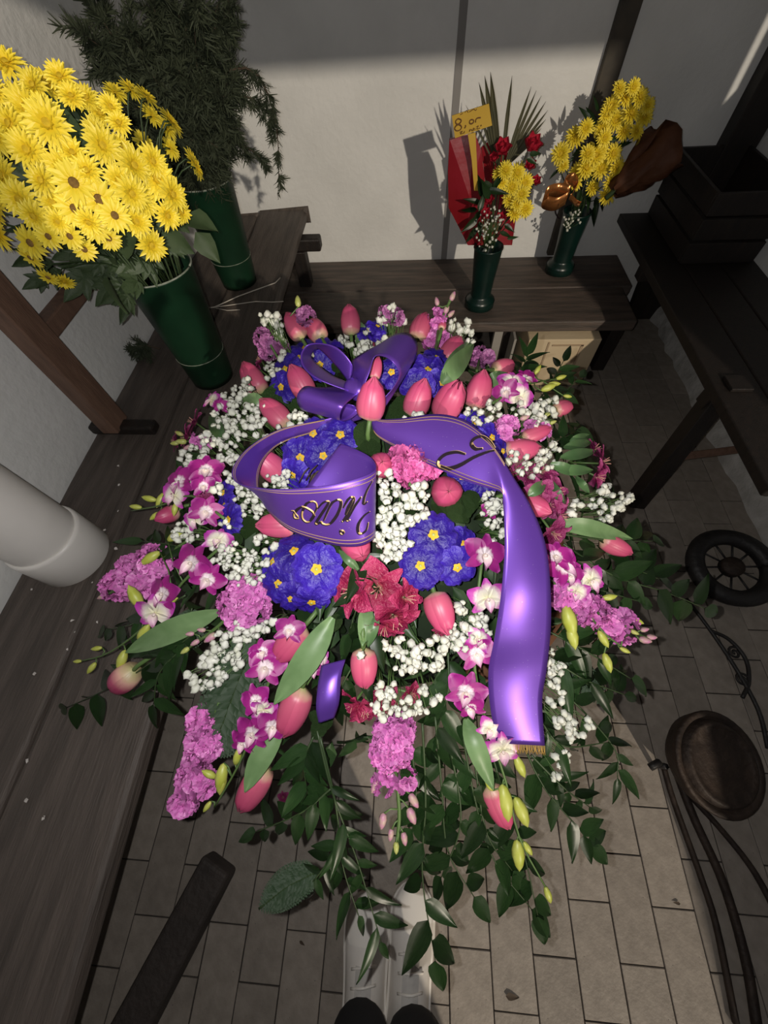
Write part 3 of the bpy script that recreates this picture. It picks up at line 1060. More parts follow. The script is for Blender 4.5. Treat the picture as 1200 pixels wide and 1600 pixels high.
TU = [
    (472, 530, 447, 487, 29, 'pink tulip at the back left rim, left one of a close pair', {}),
    (504, 532, 482, 497, 29, 'pink tulip at the back left rim, right one of a close pair', {}),
    (549, 524, 545, 474, 28, 'pink tulip standing tallest at the back rim with a green leaf below', dict(leaf=[([(560, 545, .0), (564, 520, .02), (557, 500, .03)], 20)])),
    (651, 532, 666, 486, 29, 'pink tulip behind the right bow loop, leaning right', {}),
    (694, 569, 720, 524, 31, 'pink tulip right of the bow with pale base and long leaf beneath', dict(leaf=[([(690, 590, .0), (715, 560, .02), (735, 535, .025)], 22)])),
    (769, 579, 807, 569, 26, 'pink tulip lying sideways at the back right, above white-lipped orchids', dict(leaf=[([(760, 600, 0), (775, 592, .02), (790, 585, .02)], 20)])),
    (740, 636, 756, 580, 37, 'upright pink tulip directly right of the slightly open one', {}),
    (692, 650, 716, 600, 42, 'slightly open pink tulip rising behind the lettered ribbon', dict(opened=.05)),
    (646, 649, 664, 594, 38, 'closed pink tulip between the bow and the slightly open tulip', {}),
    (578, 654, 585, 592, 42, 'dewy pink tulip standing in front of the bow knot', dict(h=.045)),
    (585, 594, 592, 556, 17, 'slim pink tulip bud seen inside the right bow loop', dict(h=.04)),
    (482, 620, 455, 572, 35, 'pink tulip tucked between left bow loop and rolled loop', {}),
    (410, 615, 379, 564, 32, 'outermost pink tulip at the upper left, above white sprigs', dict(leaf=[([(412, 640, 0), (398, 628, .02), (382, 625, .02)], 22)])),
    (450, 667, 405, 622, 34, 'pink tulip half buried in white sprigs at upper left', {}),
    (439, 745, 400, 707, 39, 'pink tulip inside the bend of the left ribbon tail', dict(h=.02)),
    (592, 731, 597, 722, 38, 'round pink tulip pointing at the viewer beside the left ribbon fold', dict(h=.02)),
    (695, 768, 701, 768, 45, 'round pink tulip pointing at the viewer under the right ribbon', dict(h=.015)),
    (462, 819, 399, 821, 38, 'pink tulip pointing left below the left ribbon tail', {}),
    (548, 838, 566, 868, 44, 'pink tulip peeking out under the lettered left ribbon', {}),
    (679, 928, 700, 990, 42, 'pink tulip hanging right of the red alstroemeria flowers', {}),
    (475, 979, 430, 1034, 43, 'pink tulip below the left blue primroses, pointing down left', dict(leaf=[([(520, 965, .01), (480, 1030, .03), (430, 1098, .03)], 40)])),
    (568, 1012, 570, 1079, 39, 'pink tulip hanging at centre with a white blossom on it', dict(leaf=[([(574, 945, -.01), (571, 972, .012), (566, 1010, .02)], 24)])),
    (473, 1073, 440, 1154, 44, 'large pink tulip low at left centre beside the small violet ribbon end', {}),
    (416, 1197, 373, 1270, 40, 'pink tulip hanging lowest at left over the tiles', dict(h=.0, leaf=[([(440, 1140, .0), (410, 1180, .02), (384, 1235, .03)], 34)])),
    (214, 1043, 171, 1082, 38, 'dusky pink tulip at far left over the bench', dict(col='dusky', leaf=[([(345, 955, -.01), (270, 985, .02), (200, 1018, .03)], 34)])),
    (765, 1226, 796, 1297, 34, 'pink tulip hanging lowest at right among the yellow buds', dict(leaf=[([(728, 1125, .0), (745, 1170, .03), (770, 1232, .03)], 30)])),
    (938, 842, 989, 866, 27, 'pink tulip with pale base at the far right over dark floor', dict(leaf=[([(868, 818, .0), (920, 825, .025), (985, 842, .02)], 26)])),
    (818, 783, 858, 800, 33, 'pink tulip partly hidden behind the falling right ribbon', {}),
    (786, 706, 847, 699, 34, 'pink tulip lying pointed right beside the lettered right ribbon', {}),
    (864, 642, 897, 632, 23, 'small pink tulip at the outermost right rim by the cream box', {}),
    (815, 686, 863, 668, 22, 'pink tulip covered by small stock buds at the right rim', {}),
    (274, 799, 246, 811, 24, 'small dusky tulip bud among orchids at the left edge', dict(col='dusky')),
    (572, 555, 580, 530, 24, 'pink tulip mostly hidden behind the right bow loop', dict(h=-.005)),
    (689, 516, 693, 500, 12, 'tiny pink tulip bud beside the stock spike at the back', {}),
]
for (bx, by, tx, ty, wp_, lab, kw) in TU:
    tulip(bx, by, tx, ty, wp_, lab, **kw)
tl = thing('tulip_leaf', 'broad pale tulip leaf curling behind the back right tulips', 'leaf', P(720, 590, .0))
blade([P(690, 600, .01), P(710, 575, .03), P(738, 540, .03)], .03, tocam(P(700, 570)), .15).build('leaf', TLEAF, tl, tl.matrix_world.inverted())

# ---------------------------------------------------------------- blue primroses
def prim_mesh(seed):
    r_ = random.Random(seed)
    mb = MB()
    for k in range(6):
        a = k * math.pi / 3 + r_.uniform(-.08, .08)
        rows_ = []
        n = 6
        for i in range(n + 1):
            t = i / n
            row = []
            for j in range(9):
                u = j / 4 - 1
                w_ = .60 * (t ** .6) * (1 - .34 * (max(0, t - .66) / .34) ** 1.5)
                L_ = 1.0 - (.10 * math.exp(-(u * 4) ** 2) + .10 * u * u) * (t ** 3)
                x = u * w_
                z = .10 * t - .10 * (1 - abs(u)) ** 3 * t + .06 * math.sin(u * 6 + k) * t + .035 * math.sin(u * 14 + 2 * k) * t * t - .30 * t * t * t + r_.uniform(-.028, .028) * t
                row.append(Matrix.Rotation(a, 3, 'Z') @ Vector((x, .1 + t * L_ * .9, z + (.09 * t if k % 2 else 0))))
            rows_.append(row)
        mb.grid(rows_)
    return mb.mesh('flower', PRIM)


PRM = [prim_mesh(s) for s in (1, 2, 3)]
ey = MB()
vs_ = []
for i in range(16):
    a = 2 * math.pi * i / 16
    r = .20 + .035 * math.cos(5 * a)
    vs_.append((r * math.cos(a), r * math.sin(a), .075))
ey.add(vs_ + [(0, 0, .12)], [(i, (i + 1) % 16, 16) for i in range(16)])
EYEM = ey.mesh('eye', EYE)
ce_ = MB()
ce_.lathe([(.07, .11), (.06, .135), (0, .14)], 10)
PIST = ce_.mesh('pistil', BUDG)


def round_leaf(name, m):
    mb = MB()
    rows_ = []
    for i in range(13):
        t = i / 12
        row = []
        for j in range(9):
            u = j / 4 - 1
            w_ = .34 * math.sin(math.pi * min(1, t ** .75 * .97 + .02)) ** .6 * (1 + .04 * math.sin(t * 40))
            row.append((u * w_, t, .06 * abs(u) + .02 * math.sin(t * 26 + abs(u) * 4) - .25 * t * t))
        rows_.append(row)
    return mb.grid(rows_).mesh(name, m)


PLM = round_leaf('leaf', PLEAF)


def primrose(flowers, leaves, label):
    c = P(flowers[0][0], flowers[0][1])
    t = thing('primrose', label, 'primrose', Matrix.Translation(c - outward(c) * .03), 'blue primroses in the flower mound')
    Mi = t.matrix_world.inverted()
    for (x, y, s, h, dx, dy) in flowers:
        p = P(x, y, h)
        n_ = (outward(p) * .35 + tocam(p) * .8 + RGT * dx + DWN * dy + jit(.15)).normalized()
        F = frame(p, n_, jit(1)) @ SCL(s * .5 * depth(p) / FPX * 1.05)
        f_ = inst('flower', rnd.choice(PRM), t, Mi @ F)
        inst('eye', EYEM, f_)
        inst('pistil', PIST, f_)
    for (x, y, x2, y2, h) in leaves:
        a, b = P(x, y, h), P(x2, y2, h + .01)
        n_ = (outward(a) * .6 + tocam(a)).normalized()
        F = frame(a, n_, b - a) @ Matrix.Rotation(-math.pi / 2, 4, 'Z') @ SCL((b - a).length)
        inst('leaf', PLM, t, Mi @ F)
    return t


primrose([(495, 889, 80, .022, .05, .1), (460, 862, 66, .015, -.2, -.5), (436, 912, 64, .012, -.5, .1), (428, 878, 58, .008, -.6, -.3), (487, 940, 60, .008, .1, .8), (455, 935, 56, .006, -.2, .6), (520, 912, 40, .0, .5, .3)],
         [(545, 850, 505, 830, .0), (530, 960, 515, 990, -.01), (430, 845, 400, 835, -.01)], 'blue primrose plant with one large open bloom, below the left ribbon tail')
primrose([(677, 836, 76, .02, -.05, -.1), (657, 884, 70, .02, -.25, .2), (714, 886, 66, .02, .25, .2), (724, 850, 56, .008, .7, -.1), (640, 868, 46, .006, -.5, -.1), (660, 910, 40, .004, -.1, .8)],
         [(700, 810, 745, 775, .0), (690, 810, 680, 778, .0), (640, 830, 640, 790, -.01)], 'blue primrose plant with three yellow-eyed blooms at right centre')
primrose([(490, 678, 58, .012, -.2, -.3), (532, 680, 62, .012, .1, -.2), (470, 715, 62, .012, -.2, .2), (458, 742, 52, .01, -.4, .4), (505, 712, 56, .01, .1, .3), (455, 690, 44, .004, -.6, -.3)],
         [(560, 665, 588, 700, .012), (545, 700, 560, 735, .0)], 'blue primrose plant inside the loop of the left ribbon tail')
primrose([(478, 545, 60, .01, -.1, -.5), (510, 548, 56, .012, .2, -.4), (446, 578, 54, .008, -.5, -.1), (440, 605, 50, .006, -.6, .3), (500, 570, 50, .008, .1, .2), (468, 560, 48, .01, -.2, -.2)],
         [(435, 600, 425, 640, .01), (520, 580, 545, 560, .008)], 'blue primrose plant left of the bow at the back')
primrose([(668, 580, 60, .012, .2, -.2), (652, 605, 56, .01, -.1, .3), (690, 598, 48, .008, .5, .2), (612, 582, 50, .01, -.3, 0), (682, 560, 44, .006, .4, -.5)],
         [(640, 620, 620, 655, .0), (700, 600, 730, 620, .0)], 'blue primrose plant right of the bow, behind the closed tulip')
primrose([(742, 660, 52, .01, .3, -.3), (768, 684, 50, .012, .6, -.2), (785, 705, 42, .008, .8, 0), (752, 752, 60, .006, .1, .5), (722, 745, 46, .004, -.2, .4)],
         [(745, 770, 720, 800, .006), (790, 690, 800, 660, .006)], 'blue primrose plant half covered by the lettered right ribbon')
primrose([(578, 516, 46, .006, .1, -.4), (590, 510, 34, .004, .4, -.5)], [(595, 520, 612, 505, .0)], 'single small blue primrose behind the bow at the back rim')
primrose([(350, 770, 46, .006, -.9, -.1), (358, 812, 54, .008, -.7, .2), (352, 790, 48, .002, -1.0, .0)], [(375, 800, 385, 840, .0), (380, 840, 350, 850, .0)], 'blue primrose seen edge-on at the left among white sprigs')
gl = thing('primrose_leaf_tuft', 'crinkled green primrose leaves between the two ribbon tails', 'leaf', P(575, 690))
for (x, y, x2, y2, h) in ((565, 660, 582, 705, .012), (600, 760, 590, 800, .0), (700, 790, 735, 815, .004), (620, 690, 600, 660, .0), (720, 800, 700, 770, .002), (520, 1130, 480, 1120, .0), (505, 1120, 490, 1160, .0), (560, 690, 575, 725, .0), (520, 850, 560, 890, -.01), (600, 880, 620, 850, -.01)):
    a, b = P(x, y, h), P(x2, y2, h + .01)
    inst('leaf', PLM, gl, gl.matrix_world.inverted() @ frame(a, (outward(a) * .6 + tocam(a)).normalized(), b - a) @ Matrix.Rotation(-math.pi / 2, 4, 'Z') @ SCL((b - a).length))

# ---------------------------------------------------------------- stocks (ruffled pink spikes)
def floret_mesh(seed, m):
    r_ = random.Random(seed)
    mb = MB()
    for ring, (cnt, L_, tilt) in enumerate(((6, 1.0, .15), (5, .8, .55), (4, .5, 1.0))):
        for k in range(cnt):
            a = 2 * math.pi * (k + .4 * ring) / cnt + r_.uniform(-.2, .2)
            rows_ = []
            for i in range(5):
                t = i / 4
                row = []
                for j in range(5):
                    u = j / 2 - 1
                    w_ = .55 * t ** .7
                    row.append(Vector((u * w_ * L_, t * L_ * (1 - .12 * u * u), .16 * math.sin(u * 5 + k * 2 + ring) * t * t + r_.uniform(-.03, .03))))
                rows_.append(row)
            M = Matrix.Rotation(a, 4, 'Z') @ Matrix.Rotation(tilt + r_.uniform(-.15, .15), 4, 'X')
            o = len(mb.v)
            mb.grid(rows_)
            for i in range(o, len(mb.v)):
                mb.v[i] = tuple(M @ Vector(mb.v[i]))
    return mb.mesh('floret', m)


FLR = {k: [floret_mesh(s, m) for s in (1, 2)] for k, m in (('p', STOCK), ('d', STOCKD), ('m', STOCKM))}
bm = MB()
bm.lathe([(0, 0), (.2, .1), (.28, .35), (.22, .7), (.08, .95), (0, 1)], 7)
BUDM = {'g': bm.mesh('bud', BUDG), 'p': bm.mesh('bud', BUDP)}


def stock(blobs, buds, stem, label, col='p', fs=17, h=.012):
    c = P(blobs[0][0], blobs[0][1], h)
    t = thing('stock_flower', label, 'flower', Matrix.Translation(c - outward(c) * .02), 'pink stock spikes in the flower mound')
    Mi = t.matrix_world.inverted()
    for (x, y, r) in blobs:
        cc = P(x, y, h)
        d = depth(cc)
        R_ = r * d / FPX
        k = max(3, int((r / fs) ** 2 * 4.5))
        for i in range(k):
            # points on the half of the clump away from the mound
            z = 1 - (i + .5) / k * 1.35
            a = i * 2.39996 + x
            q = math.sqrt(max(0, 1 - z * z))
            n_ = Vector((q * math.cos(a), q * math.sin(a), z))
            Fm = frame(cc, tocam(cc)).to_3x3()
            nn = (Fm @ n_).normalized()
            p = cc + nn * R_ * .74 - tocam(cc) * R_ * .35
            s = fs * d / FPX * rnd.uniform(.85, 1.15)
            inst('floret', rnd.choice(FLR[col]), t, Mi @ frame(p, (nn + jit(.25)), jit(1)) @ SCL(s))
    for (x, y, dx, dy, s, c_) in buds:
        p = P(x, y, h)
        d = depth(p)
        dr = (RGT * dx + DWN * dy + outward(p) * .2).normalized()
        inst('bud', BUDM[c_], t, Mi @ frame(p, dr, jit(1)) @ SCL(s * d / FPX))
        if stem:
            sq = spline([P(a_, b_, h - .006) for a_, b_ in stem], 12)
            nr = min(sq, key=lambda z_: (z_ - p + dr * .006).length)
            MB().tube([Mi @ nr, Mi @ (nr.lerp(p, .6) - dr * .003), Mi @ (p + dr * .001)], .0012, 4).build('stalk', STEM, t)
    if stem:
        q = spline([P(x, y, h - .006) for x, y in stem], 12)
        MB().tube([Mi @ p for p in q], .0026, 6).build('stem', STEM, t)
    return t


stock([(240, 878, 26), (212, 895, 28), (186, 916, 22), (220, 912, 20)], [(165, 930, -1, .5, 14, 'p'), (168, 918, -1, .2, 12, 'p')], [(300, 840), (240, 880), (165, 932)],
      'pink stock spike reaching furthest left over the bench')
stock([(385, 930, 30), (368, 945, 26), (395, 952, 28), (372, 965, 18)], [(312, 1000, -1, .6, 16, 'p'), (296, 1012, -1, .7, 16, 'g'), (304, 990, -1, 0, 14, 'p'), (338, 990, -.8, .6, 22, 'p'), (322, 985, -1, -.2, 14, 'p')], [(385, 930), (345, 975), (296, 1012)],
      'bright pink stock clump left of the blue primroses with buds trailing left')
stock([(318, 1125, 20), (322, 1158, 28), (312, 1180, 20), (303, 1213, 24), (320, 1222, 18), (290, 1252, 18)], [(305, 1240, -.2, 1, 12, 'g')], [(345, 1090), (315, 1180), (290, 1255)],
      'pink stock spike hanging at lower left over the tiles')
stock([(612, 1150, 30), (605, 1175, 26), (625, 1140, 22), (622, 1172, 20), (600, 1222, 15), (635, 1215, 15)],
      [(600, 1270, -.2, 1, 24, 'p'), (638, 1262, .5, 1, 26, 'p'), (612, 1295, -.2, 1, 18, 'p'), (630, 1300, .2, 1, 20, 'p'), (619, 1315, 0, 1, 18, 'g'), (590, 1220, -.6, 1, 20, 'p'), (640, 1240, .6, .8, 24, 'p')], [(615, 1120), (618, 1200), (624, 1270), (620, 1318)],
      'pink stock spike hanging straight down at the front centre')
stock([(876, 930, 22), (898, 935, 20), (925, 955, 24), (948, 975, 22), (905, 955, 18), (975, 970, 14), (970, 990, 14)], [(998, 998, 1, .2, 20, 'p'), (1010, 995, 1, 0, 16, 'p'), (985, 985, 1, .5, 14, 'g'), (1000, 985, 1, -.3, 14, 'p')], [(850, 900), (920, 950), (1012, 998)],
      'pink stock spike pointing right with yellow-green buds dangling over it')
stock([(655, 705, 20), (668, 728, 20), (640, 735, 22), (625, 720, 18), (648, 720, 22)], [], [(640, 760), (650, 720)], 'deep pink stock clump between the two ribbon tails', 'd', h=.02)
stock([(412, 528, 14), (420, 548, 14), (440, 545, 10), (478, 495, 12)], [(466, 480, 0, -1, 18, 'g')], [(440, 570), (415, 525)], 'mauve stock spike at the upper left rim', 'm', 12)
stock([(682, 500, 12), (680, 520, 15), (690, 535, 12), (672, 535, 10)], [(704, 470, .5, -1, 16, 'p'), (695, 490, .4, -1, 16, 'p'), (684, 478, -.3, -1, 14, 'p'), (700, 495, .8, -.6, 14, 'p')], [(680, 560), (686, 510), (704, 468)], 'slim pink stock spike rising highest at the back right', 'p', 12)
stock([(792, 665, 16), (785, 680, 12), (800, 690, 12), (830, 668, 10), (845, 675, 10)], [(812, 655, 1, -.2, 16, 'p'), (858, 662, 1, -.3, 12, 'g'), (850, 650, 1, -.4, 12, 'g')], [(775, 700), (800, 670), (865, 655)], 'pink stock spike at the right above the sideways tulip', 'p', 12)
stock([(310, 688, 9), (318, 692, 8)], [(292, 690, -1, .1, 18, 'g'), (280, 692, -1, .2, 14, 'g'), (286, 680, -1, -.4, 14, 'g'), (300, 697, -1, .5, 14, 'p')], [(345, 685), (310, 688), (278, 690)], 'small budding stock spike at the left edge with green buds', 'p', 10)
stock([(750, 556, 12), (760, 562, 10), (742, 560, 9)], [], [(745, 580), (750, 558)], 'mauve stock cluster at the back right above the sideways tulip', 'm', 11)
stock([(602, 490, 10), (620, 495, 10)], [], [(610, 520), (605, 490)], 'dark mauve stock cluster behind white sprigs at the back rim', 'm', 11)

# ---------------------------------------------------------------- orchids
def orchid_mesh(m):
    mb = MB()
    for a, L_, W_, ti in ((0, .95, .55, .1), (2.2, .95, .52, .2), (-2.2, .95, .52, .2), (1.1, 1.0, .95, .1), (-1.1, 1.0, .95, .1)):
        leaf_mb(L_, W_, 7, .12, .25, mb, Matrix.Rotation(a, 4, 'Z') @ Matrix.Rotation(ti + rnd.uniform(-.1, .1), 4, 'X'), pw=.62, blunt=1.0)
    return mb.mesh('bloom', m)


OR = {'d': orchid_mesh(ORCH), 'p': orchid_mesh(ORCHP)}
lm = MB()
leaf_mb(.7, .5, 6, .45, .3, lm, Matrix.Rotation(math.pi, 4, 'Z') @ Matrix.Rotation(.75, 4, 'X'), blunt=.7)
lm.lathe([(.02, .0), (.09, .1), (.07, .2), (0, .22)], 7)
LIPM = lm.mesh('lip', LIP)
ob = MB()
ob.lathe([(0, 0), (.12, .08), (.2, .3), (.22, .5), (.15, .78), (0, 1)], 8)
OBUD = ob.mesh('bud', mat('orchid_bud', (.45, .50, .06), .45, (.58, .60, .16), 2.2))


def orchid(stem, blooms, buds, label, h=.02):
    q = spline([P(x, y, h) for x, y in stem], 16)
    t = thing('orchid_spray', label, 'orchid', q[0], 'orchid sprays in the flower mound')
    Mi = t.matrix_world.inverted()
    MB().tube([Mi @ p for p in q], [.0024 * (1 - .5 * i / 15) for i in range(16)], 6).build('stem', STEM, t)
    for (x, y, s, dx, dy, k) in blooms:
        p = P(x, y, h + .01)
        n_ = (outward(p) * .3 + tocam(p) * .7 + RGT * dx + DWN * dy + jit(.12)).normalized()
        F = frame(p, n_, -DWN + jit(.5)) @ Matrix.Rotation(-math.pi / 2, 4, 'Z') @ SCL(s * .5 * depth(p) / FPX * 1.1)
        b = inst('bloom', OR[k], t, Mi @ F)
        inst('lip', LIPM, b)
    for (x, y, dx, dy, s) in buds:
        p = P(x, y, h)
        d = depth(p)
        dr = (RGT * dx + DWN * dy + outward(p) * .15).normalized()
        bd_ = inst('bud', OBUD, t, Mi @ frame(p, dr, jit(1)) @ SCL(s * d / FPX))
        near = min(q, key=lambda z: (z - p).length)
        MB().tube([Mi @ near, Mi @ (near.lerp(p, .5) - dr * .004), Mi @ p], .0011, 4).build('stalk', STEM, t)
    return t


orchid([(350, 850), (290, 905), (230, 975), (170, 1020), (122, 1034)],
       [(300, 880, 62, -.2, 0, 'd'), (325, 905, 52, .1, .2, 'd'), (255, 928, 56, -.3, .1, 'd'), (243, 958, 60, -.1, .5, 'p'), (340, 845, 44, 0, -.3, 'p')],
       [(222, 950, -.4, -1, 42), (216, 1000, .7, -.8, 34), (196, 1015, -.2, 1, 34), (245, 945, 1, -.3, 38), (160, 1012, -1, .1, 18), (150, 1035, -.5, .8, 22), (128, 1033, -1, 0, 14), (250, 862, -.6, .5, 36), (262, 845, .8, -.4, 34)],
       'long orchid spray trailing left over the bench with green buds at its tip')
orchid([(350, 810), (300, 775), (250, 790), (205, 798)],
       [(280, 755, 60, -.5, -.2, 'd'), (272, 775, 44, -.4, .3, 'p'), (322, 736, 52, .1, -.3, 'd'), (322, 800, 50, .0, .1, 'd'), (305, 812, 40, -.3, .3, 'p'), (318, 760, 36, 0, 0, 'd')],
       [(256, 770, -.2, .8, 26), (245, 782, -.8, -.2, 24), (222, 793, -1, -.1, 20), (250, 800, -.7, .7, 20), (275, 785, 0, 1, 22), (300, 820, .3, -.9, 30)],
       'short orchid spray with purple and white blooms at the left edge')
orchid([(450, 980), (415, 1080), (380, 1180), (335, 1262)],
       [(415, 1043, 60, .0, 0, 'd'), (400, 1095, 50, -.2, .1, 'd'), (395, 1145, 56, -.2, .3, 'd'), (425, 1135, 50, .2, .2, 'd'), (410, 1020, 44, 0, -.4, 'd'), (452, 985, 46, .1, -.2, 'd'), (380, 1160, 44, -.4, .3, 'd'), (412, 1110, 40, 0, .4, 'p')],
       [(350, 1192, -.1, 1, 44), (368, 1195, .3, -1, 30), (338, 1215, -.6, -.5, 26), (330, 1252, -.6, .8, 20), (348, 1200, 0, .9, 40)],
       'orchid spray hanging at lower left between the pink tulips')
orchid([(755, 860), (740, 1010), (755, 1110), (790, 1220), (812, 1310), (858, 1396)],
       [(757, 868, 66, .2, -.1, 'd'), (762, 935, 60, .1, .3, 'p'), (745, 1022, 56, 0, .2, 'd'), (728, 1082, 62, -.1, .2, 'd'), (735, 1105, 46, -.2, .5, 'd'), (785, 1172, 58, .1, .4, 'p'), (765, 1140, 40, .1, .3, 'p'), (748, 1000, 40, .2, -.2, 'p')],
       [(785, 1225, .1, 1, 56), (805, 1245, .4, 1, 48), (808, 1312, 0, 1, 46), (818, 1315, .6, .9, 24), (805, 1180, .4, 1, 36), (852, 1385, .3, 1, 26), (770, 1235, -.5, -.8, 24)],
       'longest orchid spray hanging at the front beside the violet ribbon end')
orchid([(860, 860), (900, 930), (940, 985), (978, 1015)],
       [(880, 885, 60, .3, -.1, 'd'), (922, 908, 54, .3, .1, 'p'), (868, 870, 50, .1, -.2, 'd'), (900, 925, 40, 0, .4, 'p'), (890, 900, 44, .2, .2, 'd')],
       [(884, 945, .1, 1, 52), (890, 975, .1, 1, 40), (935, 985, .4, .9, 30), (944, 1020, .2, 1, 32), (968, 1012, .8, .4, 18), (940, 935, .9, -.2, 24), (985, 965, .8, .4, 22)],
       'orchid spray at the right with yellow-green buds dangling over the stock')
orchid([(770, 630), (810, 605), (850, 595), (885, 590)],
       [(800, 600, 46, .1, -.1, 'p'), (790, 612, 40, -.2, .2, 'd'), (812, 622, 48, .2, .2, 'p'), (822, 592, 36, .3, -.3, 'd')],
       [(845, 610, 1, -.3, 26), (856, 600, 1, .1, 20), (868, 592, 1, -.2, 18), (835, 585, .6, -.9, 18), (880, 618, 1, .3, 14)],
       'orchid spray with white-lipped blooms at the back right rim')
orchid([(370, 650), (345, 630), (325, 622)], [(330, 626, 34, -.5, -.2, 'p'), (345, 635, 26, -.2, 0, 'd')], [], 'single purple orchid bloom at the upper left rim')
orchid([(500, 1010), (490, 1050), (480, 1070)], [(488, 1045, 40, .2, .3, 'd'), (500, 1030, 30, .3, 0, 'p')], [], 'small orchid bloom behind the tulip leaf at front centre', h=0)
orchid([(460, 790), (440, 780), (420, 770)], [(350, 850, 34, -.2, -.2, 'p'), (765, 800, 30, .3, 0, 'd')], [], 'pale orchid bloom among white sprigs left of the pointing tulip', h=.0)

# ---------------------------------------------------------------- alstroemerias
def als_mesh(m):
    mb = MB()
    for k in range(6):
        a = k * math.pi / 3
        leaf_mb(1., .95 if k % 2 else .5, 8, .16, .5, mb, Matrix.Rotation(a + rnd.uniform(-.1, .1), 4, 'Z') @ Matrix.Rotation((.6 if k % 2 else .85) + rnd.uniform(-.1, .1), 4, 'X'), pw=.6, blunt=1.25)
    for i, v in enumerate(mb.v):
        k_ = noise.noise(Vector(v) * 5) * .09 * Vector(v).length
        mb.v[i] = (v[0] + k_, v[1] - k_, v[2] + k_)
    return mb.mesh('bloom', m)


AL = {'r': als_mesh(ALS), 'm': als_mesh(ALSM)}
sm = MB()
for k in range(5):
    a = k * 1.26
    sm.tube([(0, 0, .05), (.1 * math.cos(a), .1 * math.sin(a), .35), (.2 * math.cos(a), .2 * math.sin(a), .62)], .018, 4)
STAM = sm.mesh('stamens', mat('stamen', (.5, .25, .2), .6))


def alstro(blooms, leaves, label, col='r', h=.015):
    c = P(blooms[0][0], blooms[0][1], h)
    t = thing('alstroemeria', label, 'flower', Matrix.Translation(c - outward(c) * .04), 'alstroemerias in the flower mound')
    Mi = t.matrix_world.inverted()
    root = c - outward(c) * .05
    for (x, y, s, dx, dy) in blooms:
        p = P(x, y, h)
        n_ = (outward(p) * .3 + tocam(p) * .5 + RGT * dx + DWN * dy + jit(.12)).normalized()
        sc_ = s * .55 * depth(p) / FPX * 1.1
        b = inst('bloom', AL[col], t, Mi @ frame(p - n_ * sc_ * .35, n_, jit(1)) @ SCL(sc_))
        inst('stamens', STAM, b)
        MB().tube([Mi @ (p - n_ * sc_ * .3), Mi @ root], .0018, 5).build('stalk', STEM, t)
    for (x, y, x2, y2, wd) in leaves:
        a, b = P(x, y, h), P(x2, y2, h)
        mid = P((x + x2) / 2, (y + y2) / 2, h + .01)
        mbx = blade([a, mid, b], wd * depth(a) / FPX, tocam(a) + outward(a) * .5, .14)
        mbx.v = [tuple(Mi @ Vector(v)) for v in mbx.v]
        mbx.build('leaf', RLEAF2, t)
    return t


alstro([(590, 922, 78, .0, .1), (545, 925, 66, -.7, .2), (640, 935, 56, .6, .1), (618, 972, 66, .2, .7), (600, 985, 50, -.2, .8)], [(560, 890, 530, 860, 14), (590, 960, 575, 1010, 16)], 'red alstroemeria cluster at the centre between the primroses')
alstro([(872, 768, 50, .4, .0), (850, 735, 44, .2, -.3), (880, 806, 46, .5, .2), (868, 836, 46, .3, .5), (845, 770, 40, -.1, 0), (860, 790, 40, .1, .3)],
       [(850, 755, 825, 775, 18), (860, 725, 905, 740, 18), (880, 790, 860, 750, 14)], 'magenta alstroemeria cluster right of the falling ribbon', 'm')
alstro([(932, 700, 40, .7, -.5), (945, 722, 46, .9, -.1), (938, 745, 42, .7, .3)], [(880, 700, 925, 690, 16), (875, 715, 930, 705, 18), (870, 735, 925, 735, 18), (890, 690, 920, 680, 14), (900, 745, 920, 770, 12)], 'dusky pink alstroemeria standing out at the far right over dark floor', 'm')
alstro([(300, 658, 36, -.7, -.3), (288, 682, 34, -.8, 0), (272, 690, 26, -.9, .1)], [(330, 650, 350, 690, 20)], 'dark red alstroemeria at the left edge over the bench', 'm')
alstro([(570, 1112, 50, .1, .5), (548, 1105, 44, -.5, .3), (600, 1095, 44, .2, .1), (645, 1085, 30, .4, .1)], [], 'red alstroemeria low at the front above the hanging stock', 'r', .005)
alstro([(405, 562, 26, -.6, -.4), (400, 575, 22, -.7, 0)], [], 'dark red alstroemeria behind the outermost upper left tulip', 'm')
alstro([(320, 785, 34, -.2, .1), (335, 735, 30, -.2, 0)], [], 'dark red alstroemeria between orchid blooms at the left', 'm')
alstro([(740, 1010, 34, .3, .2), (690, 985, 24, 0, .3)], [], 'dark red alstroemeria beside the ribbon above white sprigs', 'r', .0)
alstro([(810, 735, 34, .2, .1), (830, 745, 34, .3, .1), (790, 725, 26, 0, 0)], [], 'dark magenta alstroemeria behind white sprigs right of the lettered ribbon', 'm', .004)

# ---------------------------------------------------------------- white gypsophila
def ico():
    me = bpy.data.meshes.new('t')
    import bmesh
    bm_x = bmesh.new()
    bmesh.ops.create_icosphere(bm_x, subdivisions=2, radius=1)
    vs2 = [v.co.copy() for v in bm_x.verts]
    fs2 = [tuple(v.index for v in f.verts) for f in bm_x.faces]
    bm_x.free()
    bpy.data.meshes.remove(me)
    return vs2, fs2


IV, IF = ico()
BLS = []
for s in range(5):
    k = []
    for v in IV:
        r = 1 + .30 * math.sin(v.x * 6 + s) * math.sin(v.y * 6 + s * 2) + .22 * noise.noise(v * 3.5 + Vector((s * 9, 0, 0)))
        k.append(v * r)
    BLS.append(k)


